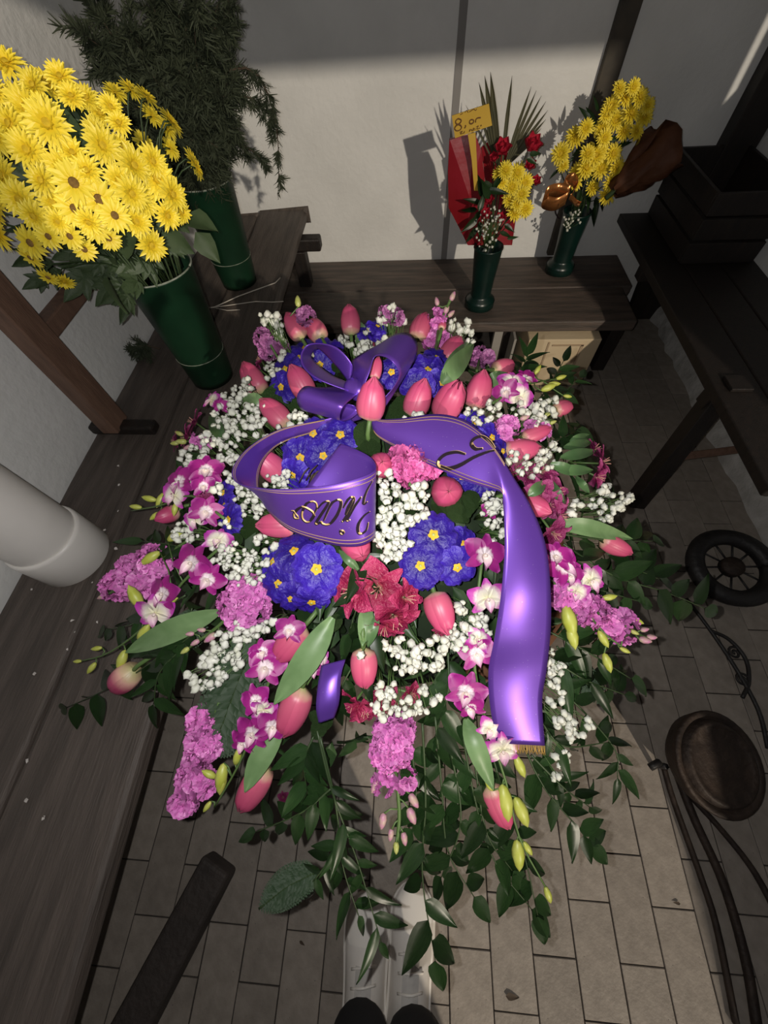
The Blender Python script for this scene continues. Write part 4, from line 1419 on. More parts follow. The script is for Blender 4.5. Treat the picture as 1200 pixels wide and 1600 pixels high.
def gyp(clumps, label, bs_=5.2, h=.022, dens=1.0, flat=False):
    c = P(clumps[0][0], clumps[0][1], h)
    t = thing('gypsophila_sprig', label, 'flower', Matrix.Translation(c - outward(c) * .04), 'white sprigs in the flower mound')
    Mi = t.matrix_world.inverted()
    fb, sb_ = MB(), MB()
    for (x, y, r) in clumps:
        cc = P(x, y, h)
        root = cc - outward(cc) * .05
        k = int(dens * (r / bs_) ** 2 * .85) + 3
        for i in range(k):
            a = rnd.uniform(0, 6.283)
            rr = r * math.sqrt(rnd.random())
            p = P(x + rr * math.cos(a), y + rr * math.sin(a), h + rnd.uniform(-.018, .012))
            s = bs_ * depth(p) / FPX * rnd.choice((.6, .8, .95, 1.05, 1.2))
            F = frame(p, jit(1), jit(1)) @ SCL(s, s, s * .8)
            fb.add(rnd.choice(BLS), IF, Mi @ F)
            sb_.tube([Mi @ p, Mi @ (p.lerp(root, .6) + jit(.004)), Mi @ root], .0005, 3)
    fb.build('blossoms', GYP, t, kind='stuff')
    sb_.build('stalks', STEM, t, kind='stuff')
    return t


GY = [([(425, 505, 16), (440, 520, 14), (412, 495, 8)], 'white sprig at the upper left rim beside the tulip pair', {}),
      ([(435, 562, 16), (425, 580, 14)], 'white sprig left of the bow primroses', {}),
      ([(560, 540, 18), (585, 530, 18), (540, 535, 12), (600, 535, 10), (580, 548, 14)], 'white sprig behind the bow between its two loops', {}),
      ([(612, 488, 13), (600, 496, 10), (625, 500, 8)], 'small white sprig at the back rim left of the bow tulip', {}),
      ([(725, 512, 14), (735, 525, 10), (712, 505, 10)], 'airy white sprig at the back right rim', dict(dens=.7)),
      ([(370, 640, 30), (350, 655, 24), (385, 665, 26), (400, 645, 20), (365, 615, 20), (385, 605, 14)], 'broad white sprig at upper left under the outermost tulip', {}),
      ([(330, 690, 22), (350, 700, 20), (345, 675, 18), (310, 705, 16)], 'white sprig at the left behind the budding stock', {}),
      ([(460, 655, 16), (435, 680, 14), (470, 645, 12), (420, 690, 12)], 'white sprig under the rolled bow loop', {}),
      ([(300, 725, 14), (305, 745, 12), (290, 715, 10)], 'white sprig above the purple orchids at left', {}),
      ([(335, 760, 13), (365, 720, 12), (360, 745, 10)], 'small white sprig between orchids and ribbon at left', dict(dens=.8)),
      ([(385, 780, 20), (395, 800, 16), (378, 765, 14), (405, 780, 14)], 'white sprig below the left bend of the ribbon', {}),
      ([(370, 870, 26), (395, 885, 24), (345, 865, 18), (380, 900, 20), (360, 890, 18), (415, 850, 16)], 'dense white sprig above the bright pink stock clump', {}),
      ([(285, 825, 14), (300, 840, 13), (275, 835, 10), (350, 820, 9)], 'small white sprig among orchids at the left edge', {}),
      ([(440, 755, 14), (425, 752, 12), (450, 745, 10)], 'white sprig under the tulip inside the ribbon bend', {}),
      ([(630, 790, 30), (615, 815, 28), (650, 775, 24), (600, 835, 22), (625, 840, 22), (610, 770, 16), (620, 860, 14), (605, 860, 16), (590, 820, 14), (660, 790, 16)], 'largest white sprig at the very centre under the tulips', dict(bs_=6.4, h=.026)),
      ([(648, 815, 12), (600, 745, 14), (615, 755, 12)], 'white sprig beside the round tulip at the centre', dict(bs_=6)),
      ([(770, 800, 18), (760, 780, 14), (775, 825, 16), (765, 845, 10), (785, 790, 12)], 'white sprig in the inner curve of the right ribbon', dict(bs_=5.6)),
      ([(750, 655, 14), (770, 640, 16), (735, 645, 10), (640, 652, 9), (655, 655, 8)], 'white sprig behind the lettered right ribbon', {}),
      ([(830, 635, 20), (850, 645, 20), (815, 645, 16), (840, 655, 16), (860, 630, 12)], 'airy white sprig at the right rim near the small tulip', dict(dens=.8)),
      ([(815, 725, 16), (835, 730, 16), (855, 725, 14), (850, 710, 12), (868, 700, 8), (800, 715, 10)], 'white sprig right of the lettered ribbon by the sideways tulip', dict(dens=.9)),
      ([(945, 775, 14), (935, 790, 14), (960, 795, 12), (970, 780, 10), (950, 805, 14), (895, 800, 8), (900, 790, 8)], 'airy white sprig at the far right over dark floor', dict(dens=.8)),
      ([(945, 765, 8), (985, 780, 8), (975, 790, 10)], 'sparse white sprig at the outermost right tip', dict(dens=.8)),
      ([(640, 1015, 22), (610, 1010, 16), (665, 1025, 20), (690, 1010, 20), (655, 1040, 16), (625, 1035, 16), (710, 1000, 16), (680, 1035, 14)], 'long white sprig across the front below the hanging red flowers', dict(bs_=6.2)),
      ([(745, 985, 20), (730, 1000, 18), (755, 970, 14), (715, 985, 14), (720, 950, 10)], 'white sprig against the left edge of the falling ribbon', dict(bs_=6)),
      ([(595, 1100, 16), (610, 1080, 14), (630, 1105, 16), (590, 1080, 12), (650, 1110, 12), (605, 1115, 12)], 'white sprig over the low red alstroemeria at front', dict(bs_=6)),
      ([(665, 1080, 8), (685, 1095, 8), (660, 1105, 10), (675, 1100, 6)], 'sparse white blossoms low at the front centre', dict(bs_=6, dens=.7)),
      ([(860, 1025, 10), (865, 1060, 16), (870, 1090, 16), (858, 1045, 12), (875, 1040, 8)], 'white sprig along the right edge of the falling ribbon', dict(bs_=5.6, dens=.8)),
      ([(885, 1130, 16), (900, 1140, 14), (870, 1125, 12), (920, 1130, 8), (890, 1150, 10)], 'white sprig over the tiles right of the ribbon end', dict(bs_=6, dens=.8)),
      ([(875, 1180, 8), (880, 1195, 9), (868, 1215, 6), (882, 1175, 6)], 'lowest few white blossoms right of the ribbon end', dict(bs_=6, dens=.7)),
      ([(350, 1000, 16), (335, 1020, 18), (360, 1030, 20), (340, 1045, 18), (375, 1005, 14), (320, 1030, 10)], 'white sprig below the bright pink stock clump', dict(bs_=6)),
      ([(330, 1060, 14), (310, 1065, 12), (322, 1075, 10), (345, 1060, 12), (293, 1055, 5)], 'white sprig dangling lowest on the left over the tiles', dict(bs_=6)),
      ([(400, 985, 12), (420, 980, 12), (385, 990, 10), (375, 980, 10)], 'white sprig between pink stock and the fern at left', dict(bs_=6)),
      ([(565, 1025, 3)], 'single white blossom resting on the centre hanging tulip', dict(bs_=6, h=.05, dens=.1)),
      ([(488, 557, 6)], 'two white blossoms inside the left bow loop', dict(bs_=5, h=.03, dens=.2)),
      ]
for cl, lab, kw in GY:
    gyp(cl, lab, **kw)

# ---------------------------------------------------------------- ruscus, ferns
RL = leaf_mb(1, .36, 8, .10, .22).mesh('leaf', RLEAF)
RL2 = leaf_mb(1, .26, 8, .12, .3).mesh('leaf', RLEAF)


def ruscus(path, lpx, label, nl=10, hs=(.0, .01, .0), narrow=False, start=.12):
    pts3 = [P(x, y, hs[min(i, len(hs) - 1)]) for i, (x, y) in enumerate(path)]
    q = spline(pts3, 18)
    t = thing('ruscus_branch', label, 'foliage', q[0], 'ruscus branches in the flower mound')
    Mi = t.matrix_world.inverted()
    MB().tube([Mi @ p for p in q], [.0018 * (1 - .6 * i / 17) for i in range(18)], 5).build('stem', DSTEM, t)
    for i in range(nl):
        u = start + (1 - start) * i / (nl - 1)
        f_ = u * 17
        k = min(int(f_), 16)
        p = q[k].lerp(q[k + 1], f_ - k)
        tg = (q[min(k + 1, 17)] - q[max(k - 1, 0)]).normalized()
        vn = (tocam(p) * .8 + Vector((0, 0, .5)) + jit(.55)).normalized()
        side = tg.cross(vn).normalized() * (1 if i % 2 else -1)
        if i == nl - 1:
            dr = tg
        else:
            dr = (tg * rnd.uniform(.55, 1.0) + side * rnd.uniform(.6, 1.0) + Vector((0, 0, -.15)) + jit(.2)).normalized()
        L_ = lpx * depth(p) / FPX * rnd.uniform(.85, 1.4)
        inst('leaf', RL2 if narrow else RL, t, Mi @ frame(p, (vn - dr * vn.dot(dr)), dr) @ Matrix.Rotation(-math.pi / 2, 4, 'Z') @ SCL(L_))
    return t


RB = [([(880, 850), (960, 900), (1040, 925), (1100, 950)], 66, 'ruscus branch reaching furthest right over the spoked wheel', {}),
      ([(880, 835), (960, 845), (1020, 845)], 52, 'ruscus branch at the right under the far right tulip', {}),
      ([(870, 860), (930, 890), (990, 890), (1030, 905)], 58, 'ruscus branch at the right between tulip and orchid buds', {}),
      ([(850, 900), (930, 920), (1000, 940)], 50, 'ruscus branch in shade behind the right stock spike', {}),
      ([(855, 985), (920, 1020), (985, 1060)], 66, 'ruscus branch at the right just under the pink stock spike', dict(narrow=True)),
      ([(850, 1020), (910, 1060), (975, 1085)], 68, 'glossy ruscus branch right of the ribbon at mid height', dict(narrow=True)),
      ([(845, 1060), (900, 1100), (960, 1170), (965, 1215)], 56, 'ruscus branch pointing down right beyond the white sprig', dict(narrow=True)),
      ([(840, 1120), (880, 1165), (950, 1160)], 50, 'dark ruscus branch over the tiles right of the ribbon end', dict(narrow=True)),
      ([(820, 1170), (850, 1230), (900, 1290), (925, 1320)], 56, 'ruscus branch hanging at lower right over bright tiles', {}),
      ([(830, 1180), (880, 1230), (920, 1260)], 48, 'ruscus branch hanging just below the ribbon end', dict(narrow=True)),
      ([(760, 1150), (790, 1250), (820, 1340), (840, 1430)], 56, 'ruscus branch hanging behind the lowest orchid buds', {}),
      ([(720, 1130), (740, 1240), (770, 1340), (830, 1420)], 58, 'ruscus branch hanging right of the front centre', {}),
      ([(680, 1120), (690, 1230), (700, 1330), (740, 1400)], 62, 'broad-leaved ruscus branch hanging right of the front stock', {}),
      ([(660, 1130), (665, 1250), (660, 1370), (680, 1500)], 66, 'longest ruscus branch hanging over the right shoe', dict(nl=12)),
      ([(640, 1150), (650, 1240), (640, 1330)], 56, 'ruscus branch hanging behind the front stock spike', {}),
      ([(700, 1150), (720, 1280), (690, 1370)], 58, 'ruscus branch between the shoe branch and the orchid buds', {}),
      ([(740, 1180), (760, 1300), (800, 1360)], 56, 'ruscus branch with dark leaves above the lower right tiles', {}),
      ([(495, 1140), (520, 1240), (560, 1350), (595, 1470)], 56, 'long bare-topped ruscus branch hanging over the left shoe', dict(nl=13, start=.3, narrow=True)),
      ([(500, 1150), (525, 1260), (535, 1350), (560, 1430)], 50, 'second ruscus branch close beside the one over the left shoe', dict(nl=10, start=.3, narrow=True)),
      ([(490, 1150), (475, 1190), (480, 1240)], 56, 'short ruscus branch below the large low tulip', {}),
      ([(520, 1230), (470, 1270), (400, 1300)], 46, 'dark ruscus sprig crossing to the left near the floor', {}),
      ([(540, 1300), (510, 1350), (470, 1400)], 46, 'narrow ruscus sprig left of the shoes', dict(narrow=True)),
      ([(300, 980), (230, 1040), (160, 1080), (105, 1105)], 50, 'dark ruscus branch reaching furthest left over the bench', {}),
      ([(300, 1000), (250, 1050), (240, 1100)], 50, 'ruscus branch hanging past the bench edge at left', dict(narrow=True)),
      ([(290, 930), (220, 970), (165, 985)], 46, 'dark ruscus branch under the left stock spike', {}),
      ([(310, 980), (270, 1010), (200, 1000)], 46, 'ruscus branch under the long tulip leaf at left', {}),
      ([(300, 860), (260, 850), (215, 845)], 40, 'small dark ruscus branch above the left stock spike', dict(narrow=True)),
      ([(830, 640), (860, 600), (880, 565)], 40, 'ruscus branch pointing up before the cream box', dict(narrow=True)),
      ([(850, 650), (885, 610), (905, 590)], 36, 'ruscus branch at right in front of the cream box edge', dict(narrow=True)),
      ([(790, 600), (815, 575), (825, 555)], 36, 'dark ruscus sprig at the back beside the grey board', dict(narrow=True)),
      ([(860, 690), (890, 680), (905, 665)], 42, 'ruscus sprig right of the stock-covered tulip', {}),
      ([(600, 960), (540, 1060), (520, 1110)], 56, 'ruscus branch behind the hanging centre tulip', {}),
      ([(700, 1020), (700, 1080), (680, 1150)], 58, 'ruscus branch beneath the long front white sprig', {}),
      ([(340, 720), (300, 730), (275, 745)], 36, 'ruscus sprig behind the left orchid blooms', {}),
      ([(560, 870), (570, 900), (545, 990)], 50, 'ruscus leaves between the left primroses and red flowers', {}),
      ]
for path, lp, lab, kw in RB:
    ruscus(path, lp, lab, **kw)


def fern(path, wpx, label, h=.0, k=22):
    q = spline([P(x, y, h) for x, y in path], 24)
    t = thing('fern_frond', label, 'fern', q[0])
    Mi = t.matrix_world.inverted()
    MB().tube([Mi @ p for p in q], .0016, 5).build('stem', DSTEM, t)
    mb = MB()
    for i in range(2, 24):
        u = i / 23
        tg = (q[min(i + 1, 23)] - q[i - 1]).normalized()
        vn = (tocam(q[i]) + Vector((0, 0, .4))).normalized()
        for sgn in (1, -1):
            sd = tg.cross(vn).normalized() * sgn
            L_ = wpx * .5 * depth(q[i]) / FPX * (math.sin(math.pi * (u * .8 + .18)) ** .8)
            dr = (sd + tg * .55).normalized()
            for m_ in range(7):
                p = q[i] + dr * (L_ * m_ / 7)
                for s2 in (1, -1):
                    d2 = (dr * .8 + tg * s2 * .6).normalized()
                    l2 = L_ * .36 * (1 - m_ / 10)
                    leaf_mb(l2, l2 * .7, 2, .05, .1, mb, Mi @ (frame(p, vn + jit(.2), d2) @ Matrix.Rotation(-math.pi / 2, 4, 'Z')), blunt=.7)
    mb.build('leaflets', FERN, t, kind='stuff')
    return t


fern([(410, 985), (375, 1060), (345, 1140), (330, 1180)], 110, 'large glossy fern frond beside the lower left stock spike')
fern([(300, 950), (290, 985), (255, 1000)], 70, 'fern frond in shade under the left orchid spray', -.02)
fern([(500, 1360), (450, 1385), (405, 1420)], 60, 'dark fern tip near the floor left of the shoes', .0)
fern([(870, 1010), (900, 1050), (950, 1100)], 60, 'fern frond under the white sprig right of the ribbon', -.03)
fern([(740, 950), (720, 980), (690, 1020)], 60, 'fern frond under the white sprig at front centre', -.02)

# ---------------------------------------------------------------- violet satin ribbons
def ribbon_part(rows_, name, parent, n=48, across=8, bulge=0., thick=.0009):
    Mi = parent.matrix_world.inverted()
    A = spline([atz(r[0], r[1], r[2]) for r in rows_], n)
    B = spline([atz(r[3], r[4], r[5]) for r in rows_], n)
    g_ = []
    for a, b in zip(A, B):
        up = (tocam((a + b) / 2))
        g_.append([a.lerp(b, j / across) + up * bulge * math.sin(math.pi * j / across) for j in range(across + 1)])
    mb = MB().grid([[Mi @ p for p in r] for r in g_])
    o = mb.build(name, VIOLET, parent)
    solid(o, thick)
    return g_, o


c5 = lambda x, y: (440 + x / 5, 500 + y / 5)
bow = thing('ribbon_bow', 'violet satin ribbon bow with two long lettered tails on top of the flowers', 'ribbon', atz(548, 605, 1.0))


def rows5(lst):
    out = []
    for (ax, ay, az, bx, by, bz) in lst:
        out.append((*c5(ax, ay), az, *c5(bx, by), bz))
    return out


ribbon_part(rows5([(560, 400, 1.04, 520, 540, 1.03), (545, 335, 1.06, 510, 470, 1.035), (440, 222, 1.075, 400, 330, 1.04), (320, 185, 1.075, 290, 225, 1.035), (205, 195, 1.07, 245, 245, 1.03),
                   (150, 275, 1.065, 235, 300, 1.025), (175, 375, 1.06, 300, 365, 1.02), (290, 465, 1.055, 400, 435, 1.02), (520, 555, 1.04, 515, 485, 1.025)]), 'loop', bow)
ribbon_part(rows5([(630, 560, 1.035, 540, 480, 1.03), (640, 525, 1.05, 545, 345, 1.04), (690, 400, 1.065, 590, 285, 1.055), (725, 290, 1.075, 760, 190, 1.065), (800, 285, 1.085, 900, 108, 1.07),
                   (865, 325, 1.085, 1010, 115, 1.065), (908, 385, 1.075, 1062, 200, 1.05), (912, 450, 1.06, 1035, 310, 1.035), (870, 530, 1.045, 960, 440, 1.025), (810, 600, 1.035, 885, 565, 1.02), (770, 640, 1.03, 805, 685, 1.02)]), 'loop', bow, 60)
ribbon_part(rows5([(420, 520, 1.03, 620, 580, 1.03), (290, 528, 1.04, 590, 585, 1.04), (190, 518, 1.06, 505, 650, 1.06), (130, 570, 1.06, 470, 695, 1.06), (122, 640, 1.045, 455, 755, 1.045), (165, 705, 1.025, 470, 787, 1.025),
                   (230, 690, 1.01, 540, 770, 1.01), (310, 640, 1.01, 605, 712, 1.01), (330, 600, 1.025, 570, 670, 1.02)]), 'loop', bow, 60)
kb = MB()
Bi = bow.matrix_world.inverted()
kp = [atz(*c5(x, y), 1.035) for x, y in ((520, 500), (560, 530), (610, 560), (640, 600))]
kb.tube([Bi @ p for p in spline(kp, 8)], [.008, .012, .014, .014, .014, .014, .012, .008], 10)
kb.build('knot', VIOLET, bow)
gA, _ = ribbon_part([(560, 640, 1.0, 565, 655, .985), (508, 655, 1.0, 520, 668, .985), (440, 670, 1.012, 452, 688, .985), (390, 698, 1.025, 424, 705, .985), (364, 731, 1.035, 407, 732, .985), (370, 754, 1.04, 405, 766, .985),
                     (410, 763, 1.045, 418, 797, .985), (455, 764, 1.05, 455, 830, .985), (515, 758, 1.055, 515, 850, .985), (560, 747, 1.055, 552, 854, .985), (583, 737, 1.05, 575, 848, .985),
                     (587, 727, 1.04, 586, 835, .978), (578, 714, 1.03, 578, 810, .975), (556, 702, 1.025, 530, 785, .978), (532, 693, 1.022, 478, 762, .99)], 'tail', bow, 110, 10)
gB, _ = ribbon_part([(575, 640, 1.01, 580, 665, 1.0), (588, 654, 1.012, 592, 684, .995), (625, 654, 1.02, 638, 710, .995), (680, 647, 1.03, 690, 735, 1.0), (722, 655, 1.035, 735, 754, 1.005), (757, 680, 1.035, 768, 764, 1.01),
                     (778, 706, 1.03, 784, 770, 1.015), (802, 745, 1.02, 786, 785, 1.01), (830, 792, 1.005, 788, 825, 1.0), (852, 850, .985, 788, 870, .985), (860, 920, .958, 782, 935, .958), (860, 985, .922, 772, 1000, .922),
                     (854, 1045, .884, 763, 1050, .884), (847, 1095, .856, 766, 1105, .856), (851, 1165, .828, 776, 1161, .828)], 'tail', bow, 120, 10, .004)
gC, _ = ribbon_part([(502, 1040, .90, 540, 1030, .90), (497, 1070, .905, 533, 1055, .905), (494, 1105, .90, 530, 1095, .90), (498, 1130, .885, 522, 1122, .885)], 'short_tail', bow, 24, 6, .003)
# gold hair lines along both edges of each tail
gm = MB()
for g_, rng in ((gA, (8, 86)), (gB, (4, 56))):
    for j in (.045, .10, .90, .955):
        pts = []
        for r in g_[rng[0]:rng[1]]:
            f_ = j * (len(r) - 1)
            k = min(int(f_), len(r) - 2)
            p = r[k].lerp(r[k + 1], f_ - k)
            pts.append(Bi @ (p + tocam(p) * .0009))
        gm.tube(pts, .00038, 4)
gm.build('gold_line', GOLD, bow)
# brush lettering, laid on the ribbon surface
def bvh_of(g_):
    vs3 = [p for r in g_ for p in r]
    w_ = len(g_[0])
    fs3 = [(i * w_ + j, i * w_ + j + 1, (i + 1) * w_ + j + 1, (i + 1) * w_ + j) for i in range(len(g_) - 1) for j in range(w_ - 1)]
    return BVHTree.FromPolygons(vs3, fs3)


def onto(tree, px, py, off):
    d = ray(px, py).normalized()
    hit = tree.ray_cast(CAM, d)
    if hit[0] is None:
        return None
    return hit[0] - d * off


def flat_stroke(mb, pts, wd):
    n_ = len(pts)
    rows_ = []
    for i, p in enumerate(pts):
        tg = (pts[min(i + 1, n_ - 1)] - pts[max(i - 1, 0)])
        if tg.length < 1e-7:
            tg = Vector((1, 0, 0))
        s = tg.normalized().cross(tocam(p)).normalized()
        e = wd * (.35 + .65 * math.sin(math.pi * (i + .5) / n_) ** .6)
        rows_.append([Bi @ (p - s * e), Bi @ (p + s * e)])
    mb.grid(rows_)


def lettering(tree, strokes, scale, org, wd, nm, off=0.):
    gb, kb_ = MB(), MB()
    for st in strokes:
        q = spline([Vector((org[0] + x / scale, org[1] + y / scale, 0)) for x, y in st], max(10, 5 * len(st)))
        a = [onto(tree, p.x, p.y, .0010) for p in q]
        b = [onto(tree, p.x + 1.1, p.y - .9, .0008) for p in q]
        a = [p for p in a if p]
        b = [p for p in b if p]
        if len(a) > 3:
            flat_stroke(kb_, a, wd)
        if len(b) > 3:
            flat_stroke(gb, b, wd * .8)
    kb_.build(nm, BLACK, bow)
    gb.build(nm + '_gold_edge', GOLD, bow)


TA, TB_ = bvh_of(gA), bvh_of(gB)
lettering(TA, [[(105, 510), (140, 515), (165, 550), (190, 580), (185, 600), (150, 590), (150, 540), (190, 490), (240, 460), (300, 480), (360, 520), (380, 560), (340, 620), (290, 640), (245, 600), (245, 520), (290, 430), (350, 400), (400, 420), (410, 480), (370, 560)],
               [(420, 490), (470, 430), (520, 400), (550, 410), (520, 470), (460, 560), (410, 640), (405, 665), (460, 640), (480, 660), (530, 670), (590, 640), (650, 560), (690, 460), (690, 400), (660, 380), (600, 410), (560, 470), (520, 560), (490, 630)],
               [(720, 480), (770, 390), (810, 350), (840, 370), (830, 430), (780, 540), (720, 630), (700, 635)], [(745, 560), (790, 450), (830, 380)], [(800, 620), (760, 625), (800, 550), (850, 460), (900, 390), (930, 350)],
               [(1060, 160), (1010, 240), (970, 330), (955, 400), (965, 430), (1000, 405)], [(1030, 520), (970, 560), (910, 640), (890, 720), (905, 775), (950, 770), (990, 730), (1010, 650)],
               [(680, 770), (690, 745), (715, 745), (720, 770), (700, 785), (680, 772)]], 7.5, (440, 730), .0019, 'lettering')
lettering(TB_, [[(630, 300), (570, 285), (500, 300), (455, 340), (455, 380), (520, 395), (600, 370), (690, 320), (780, 285), (830, 275)],
                [(745, 262), (700, 265), (672, 235), (690, 200), (740, 185), (790, 215), (825, 260)]], 4.286, (580, 640), .0027, 'lettering')
fr = MB()
e0, e1 = gB[-1][0], gB[-1][-1]
for i in range(46):
    p = e0.lerp(e1, i / 45)
    dn = (gB[-1][5] - gB[-4][5]).normalized()
    fr.tube([Bi @ p, Bi @ (p + dn * .007 + jit(.001)), Bi @ (p + dn * .011 + jit(.0015))], .0005, 3)
fr.build('fringe', FRINGE, bow)
tw = thing('twig_tangle', 'brown dry twigs inside the fold of the left ribbon tail', 'twig', P(490, 745, .02))
Ti = tw.matrix_world.inverted()
for i in range(9):
    a = (478 + rnd.uniform(-12, 22), 752 + rnd.uniform(-14, 12))
    b = (a[0] + rnd.uniform(8, 26), a[1] - rnd.uniform(8, 26))
    MB().tube([Ti @ P(*a, .012), Ti @ P((a[0] + b[0]) / 2, (a[1] + b[1]) / 2 - 4, .026), Ti @ P(*b, .018)], .0012, 4).build('twig', TWIG, tw)

# ---------------------------------------------------------------- front vase on the back bench: red wrap, palm, roses, daisies, price card
YA = VA.y
topA = VA + Vector((0, 0, .25))
rw = thing('red_wrap', 'folded red cellophane sheet standing behind the price card in the front vase', 'wrapping', topA)
Ri = rw.matrix_world.inverted()
front = [(731, 383), (712, 345), (701, 325), (700, 270), (702, 216), (742, 208), (752, 235), (757, 275), (760, 320), (762, 383)]
mb = MB()
F_ = [aty(x, y, YA + .03) for x, y in front]
cA = sum(F_, Vector()) / len(F_)
mb.add([Ri @ p for p in F_] + [Ri @ (cA + Vector((0, -.03, 0)))], [(i, (i + 1) % len(F_), len(F_)) for i in range(len(F_))])
solid(mb.build('front_sheet', REDW, rw, smooth=False), .001)
back = [(742, 383), (760, 300), (752, 230), (770, 215), (795, 240), (812, 300), (800, 383)]
F_ = [aty(x, y, YA + .09) for x, y in back]
cA = sum(F_, Vector()) / len(F_)
mb = MB().add([Ri @ p for p in F_] + [Ri @ (cA + Vector((0, .03, 0)))], [(i, (i + 1) % len(F_), len(F_)) for i in range(len(F_))])
solid(mb.build('back_sheet', REDW, rw, smooth=False), .001)

pa = thing('palm_leaf', 'dry striped palm fan rising behind the price card', 'leaf', topA)
Pi = pa.matrix_world.inverted()
pb0 = aty(783, 262, YA + .07)
MB().tube([Pi @ topA, Pi @ pb0], .003, 5).build('stalk', PALM, pa)
for (x, y, w_) in [(748, 128, 7), (757, 118, 9), (766, 112, 9), (800, 118, 6), (830, 135, 5), (838, 141, 5), (846, 149, 5), (853, 158, 5), (856, 172, 5), (853, 186, 5), (846, 200, 5), (745, 165, 4), (840, 215, 4), (727, 163, 3)]:
    tip_ = aty(x, y, YA + .08)
    st_ = aty(783 + (x - 790) * .12, 262, YA + .07)
    mbx = blade([st_, st_.lerp(tip_, .5) + Vector((0, .008, 0)), tip_], w_ * depth(st_) / FPX, Vector((0, -1, .2)), .25, 6)
    mbx.v = [tuple(Pi @ Vector(v)) for v in mbx.v]
    mbx.build('leaflet', PALM, pa)

rose = MB()
for ring, (cnt, L_, ti, w_) in enumerate(((6, 1.0, .55, .8), (5, .85, .9, .7), (4, .65, 1.2, .55))):
    for k in range(cnt):
        leaf_mb(L_, w_, 4, .3, -.25, rose, Matrix.Rotation(2 * math.pi * (k + .5 * ring) / cnt, 4, 'Z') @ Matrix.Rotation(ti, 4, 'X'), blunt=.8)
ROSE = rose.mesh('petals', REDF)
for i, (x, y, s, yy, lab) in enumerate(((826, 233, 26, .05, 'red rose highest at the right of the palm fan'), (783, 238, 24, .06, 'red rose at the foot of the palm fan'), (828, 262, 16, .05, 'small red rose above the daisies at right'),
                                        (836, 286, 14, .03, 'small red bud beside the daisies at far right'), (763, 316, 16, -.05, 'red bud among leaves above the white sprig'), (757, 338, 16, -.05, 'lower red bud left of the white sprig'),
                                        (782, 344, 15, -.05, 'small red flower right of the white sprig'), (772, 250, 14, .06, 'half hidden red flower behind the yellow card stick'))):
    p = aty(x, y, YA + yy)
    M = frame(p, Vector((rnd.uniform(-.2, .4), -.6, .7)), jit(1))
    t = thing('red_rose', lab, 'rose', M, 'red flowers in the front vase')
    inst('petals', ROSE, t, SCL(s * .8 * depth(p) / FPX))
    Mi = M.inverted()
    MB().tube([Mi @ p, Mi @ (p.lerp(topA, .5) + Vector((0, .01, 0))), Mi @ (topA + jit(.02))], .0018, 4).build('stem', DSTEM, t)
for (x, y, s) in [(790, 266, 26), (808, 270, 28), (820, 286, 28), (800, 292, 28), (784, 284, 24), (815, 303, 26), (804, 332, 26), (821, 326, 26), (796, 312, 24), (779, 272, 20), (808, 318, 22)]:
    p = aty(x, y, YA - .03 + rnd.uniform(-.02, .02))
    chrys(p, Vector((rnd.uniform(-.3, .5), -.8, .5)) + jit(.2), s * depth(p) / FPX * 1.15, topA + jit(.02), 'yellow daisy in the front vase beside the price card', 'daisies in the front vase')
fa = thing('bouquet_leaves', 'dark green leaves in front of the red wrap in the front vase', 'foliage', topA)
fi = fa.matrix_world.inverted()
for (x, y, dx, dy, s, k) in [(752, 296, -.3, -1, 34, 0), (768, 290, .8, .3, 36, 1), (775, 300, 1, .2, 34, 1), (778, 285, .6, -.7, 26, 0), (740, 315, -1, -.2, 28, 1), (735, 330, -.9, .3, 28, 1), (738, 350, -.6, .7, 30, 0),
                             (745, 340, -.4, .8, 30, 1), (742, 365, -.3, .9, 26, 0), (750, 320, .2, -1, 26, 0), (790, 365, 1, .3, 24, 1), (800, 372, 1, 0, 20, 1), (795, 355, 1, .6, 20, 0), (760, 300, -.3, -.8, 30, 0), (752, 355, .3, 1, 24, 0), (835, 240, 1, -.1, 20, 0), (830, 250, 1, .4, 20, 0)]:
    p = aty(x, y, YA - .05 + rnd.uniform(-.02, .02))
    d = depth(p)
    dr = (RGT * dx + DWN * dy).normalized()
    inst('leaf', [RL, RL2][k] if k else RL, fa, fi @ frame(p - dr * s * .4 * d / FPX, (Vector((0, -1, .4)) + jit(.4)), dr) @ Matrix.Rotation(-math.pi / 2, 4, 'Z') @ SCL(s * d / FPX))
# white sprig in each small vase
def small_gyp(c_, rx, ry, k, label, Y_):
    t = thing('gypsophila_sprig', label, 'flower', c_)
    Mi = t.matrix_world.inverted()
    fb, sb_ = MB(), MB()
    for i in range(k):
        a, rr = rnd.uniform(0, 6.28), math.sqrt(rnd.random())
        p = c_ + Vector((math.cos(a) * rr * rx, rnd.uniform(-.02, .02), math.sin(a) * rr * ry))
        s = rnd.uniform(.003, .0055)
        fb.add(rnd.choice(BLS), IF, Mi @ (frame(p, jit(1)) @ SCL(s)))
        sb_.tube([Mi @ p, Mi @ (c_ + Vector((0, .02, -ry)))], .0005, 3)
    fb.build('blossoms', GYP, t, kind='stuff')
    sb_.build('stalks', STEM, t, kind='stuff')


small_gyp(aty(765, 358, YA - .07), .05, .075, 60, 'white sprig at the mouth of the front vase', YA)
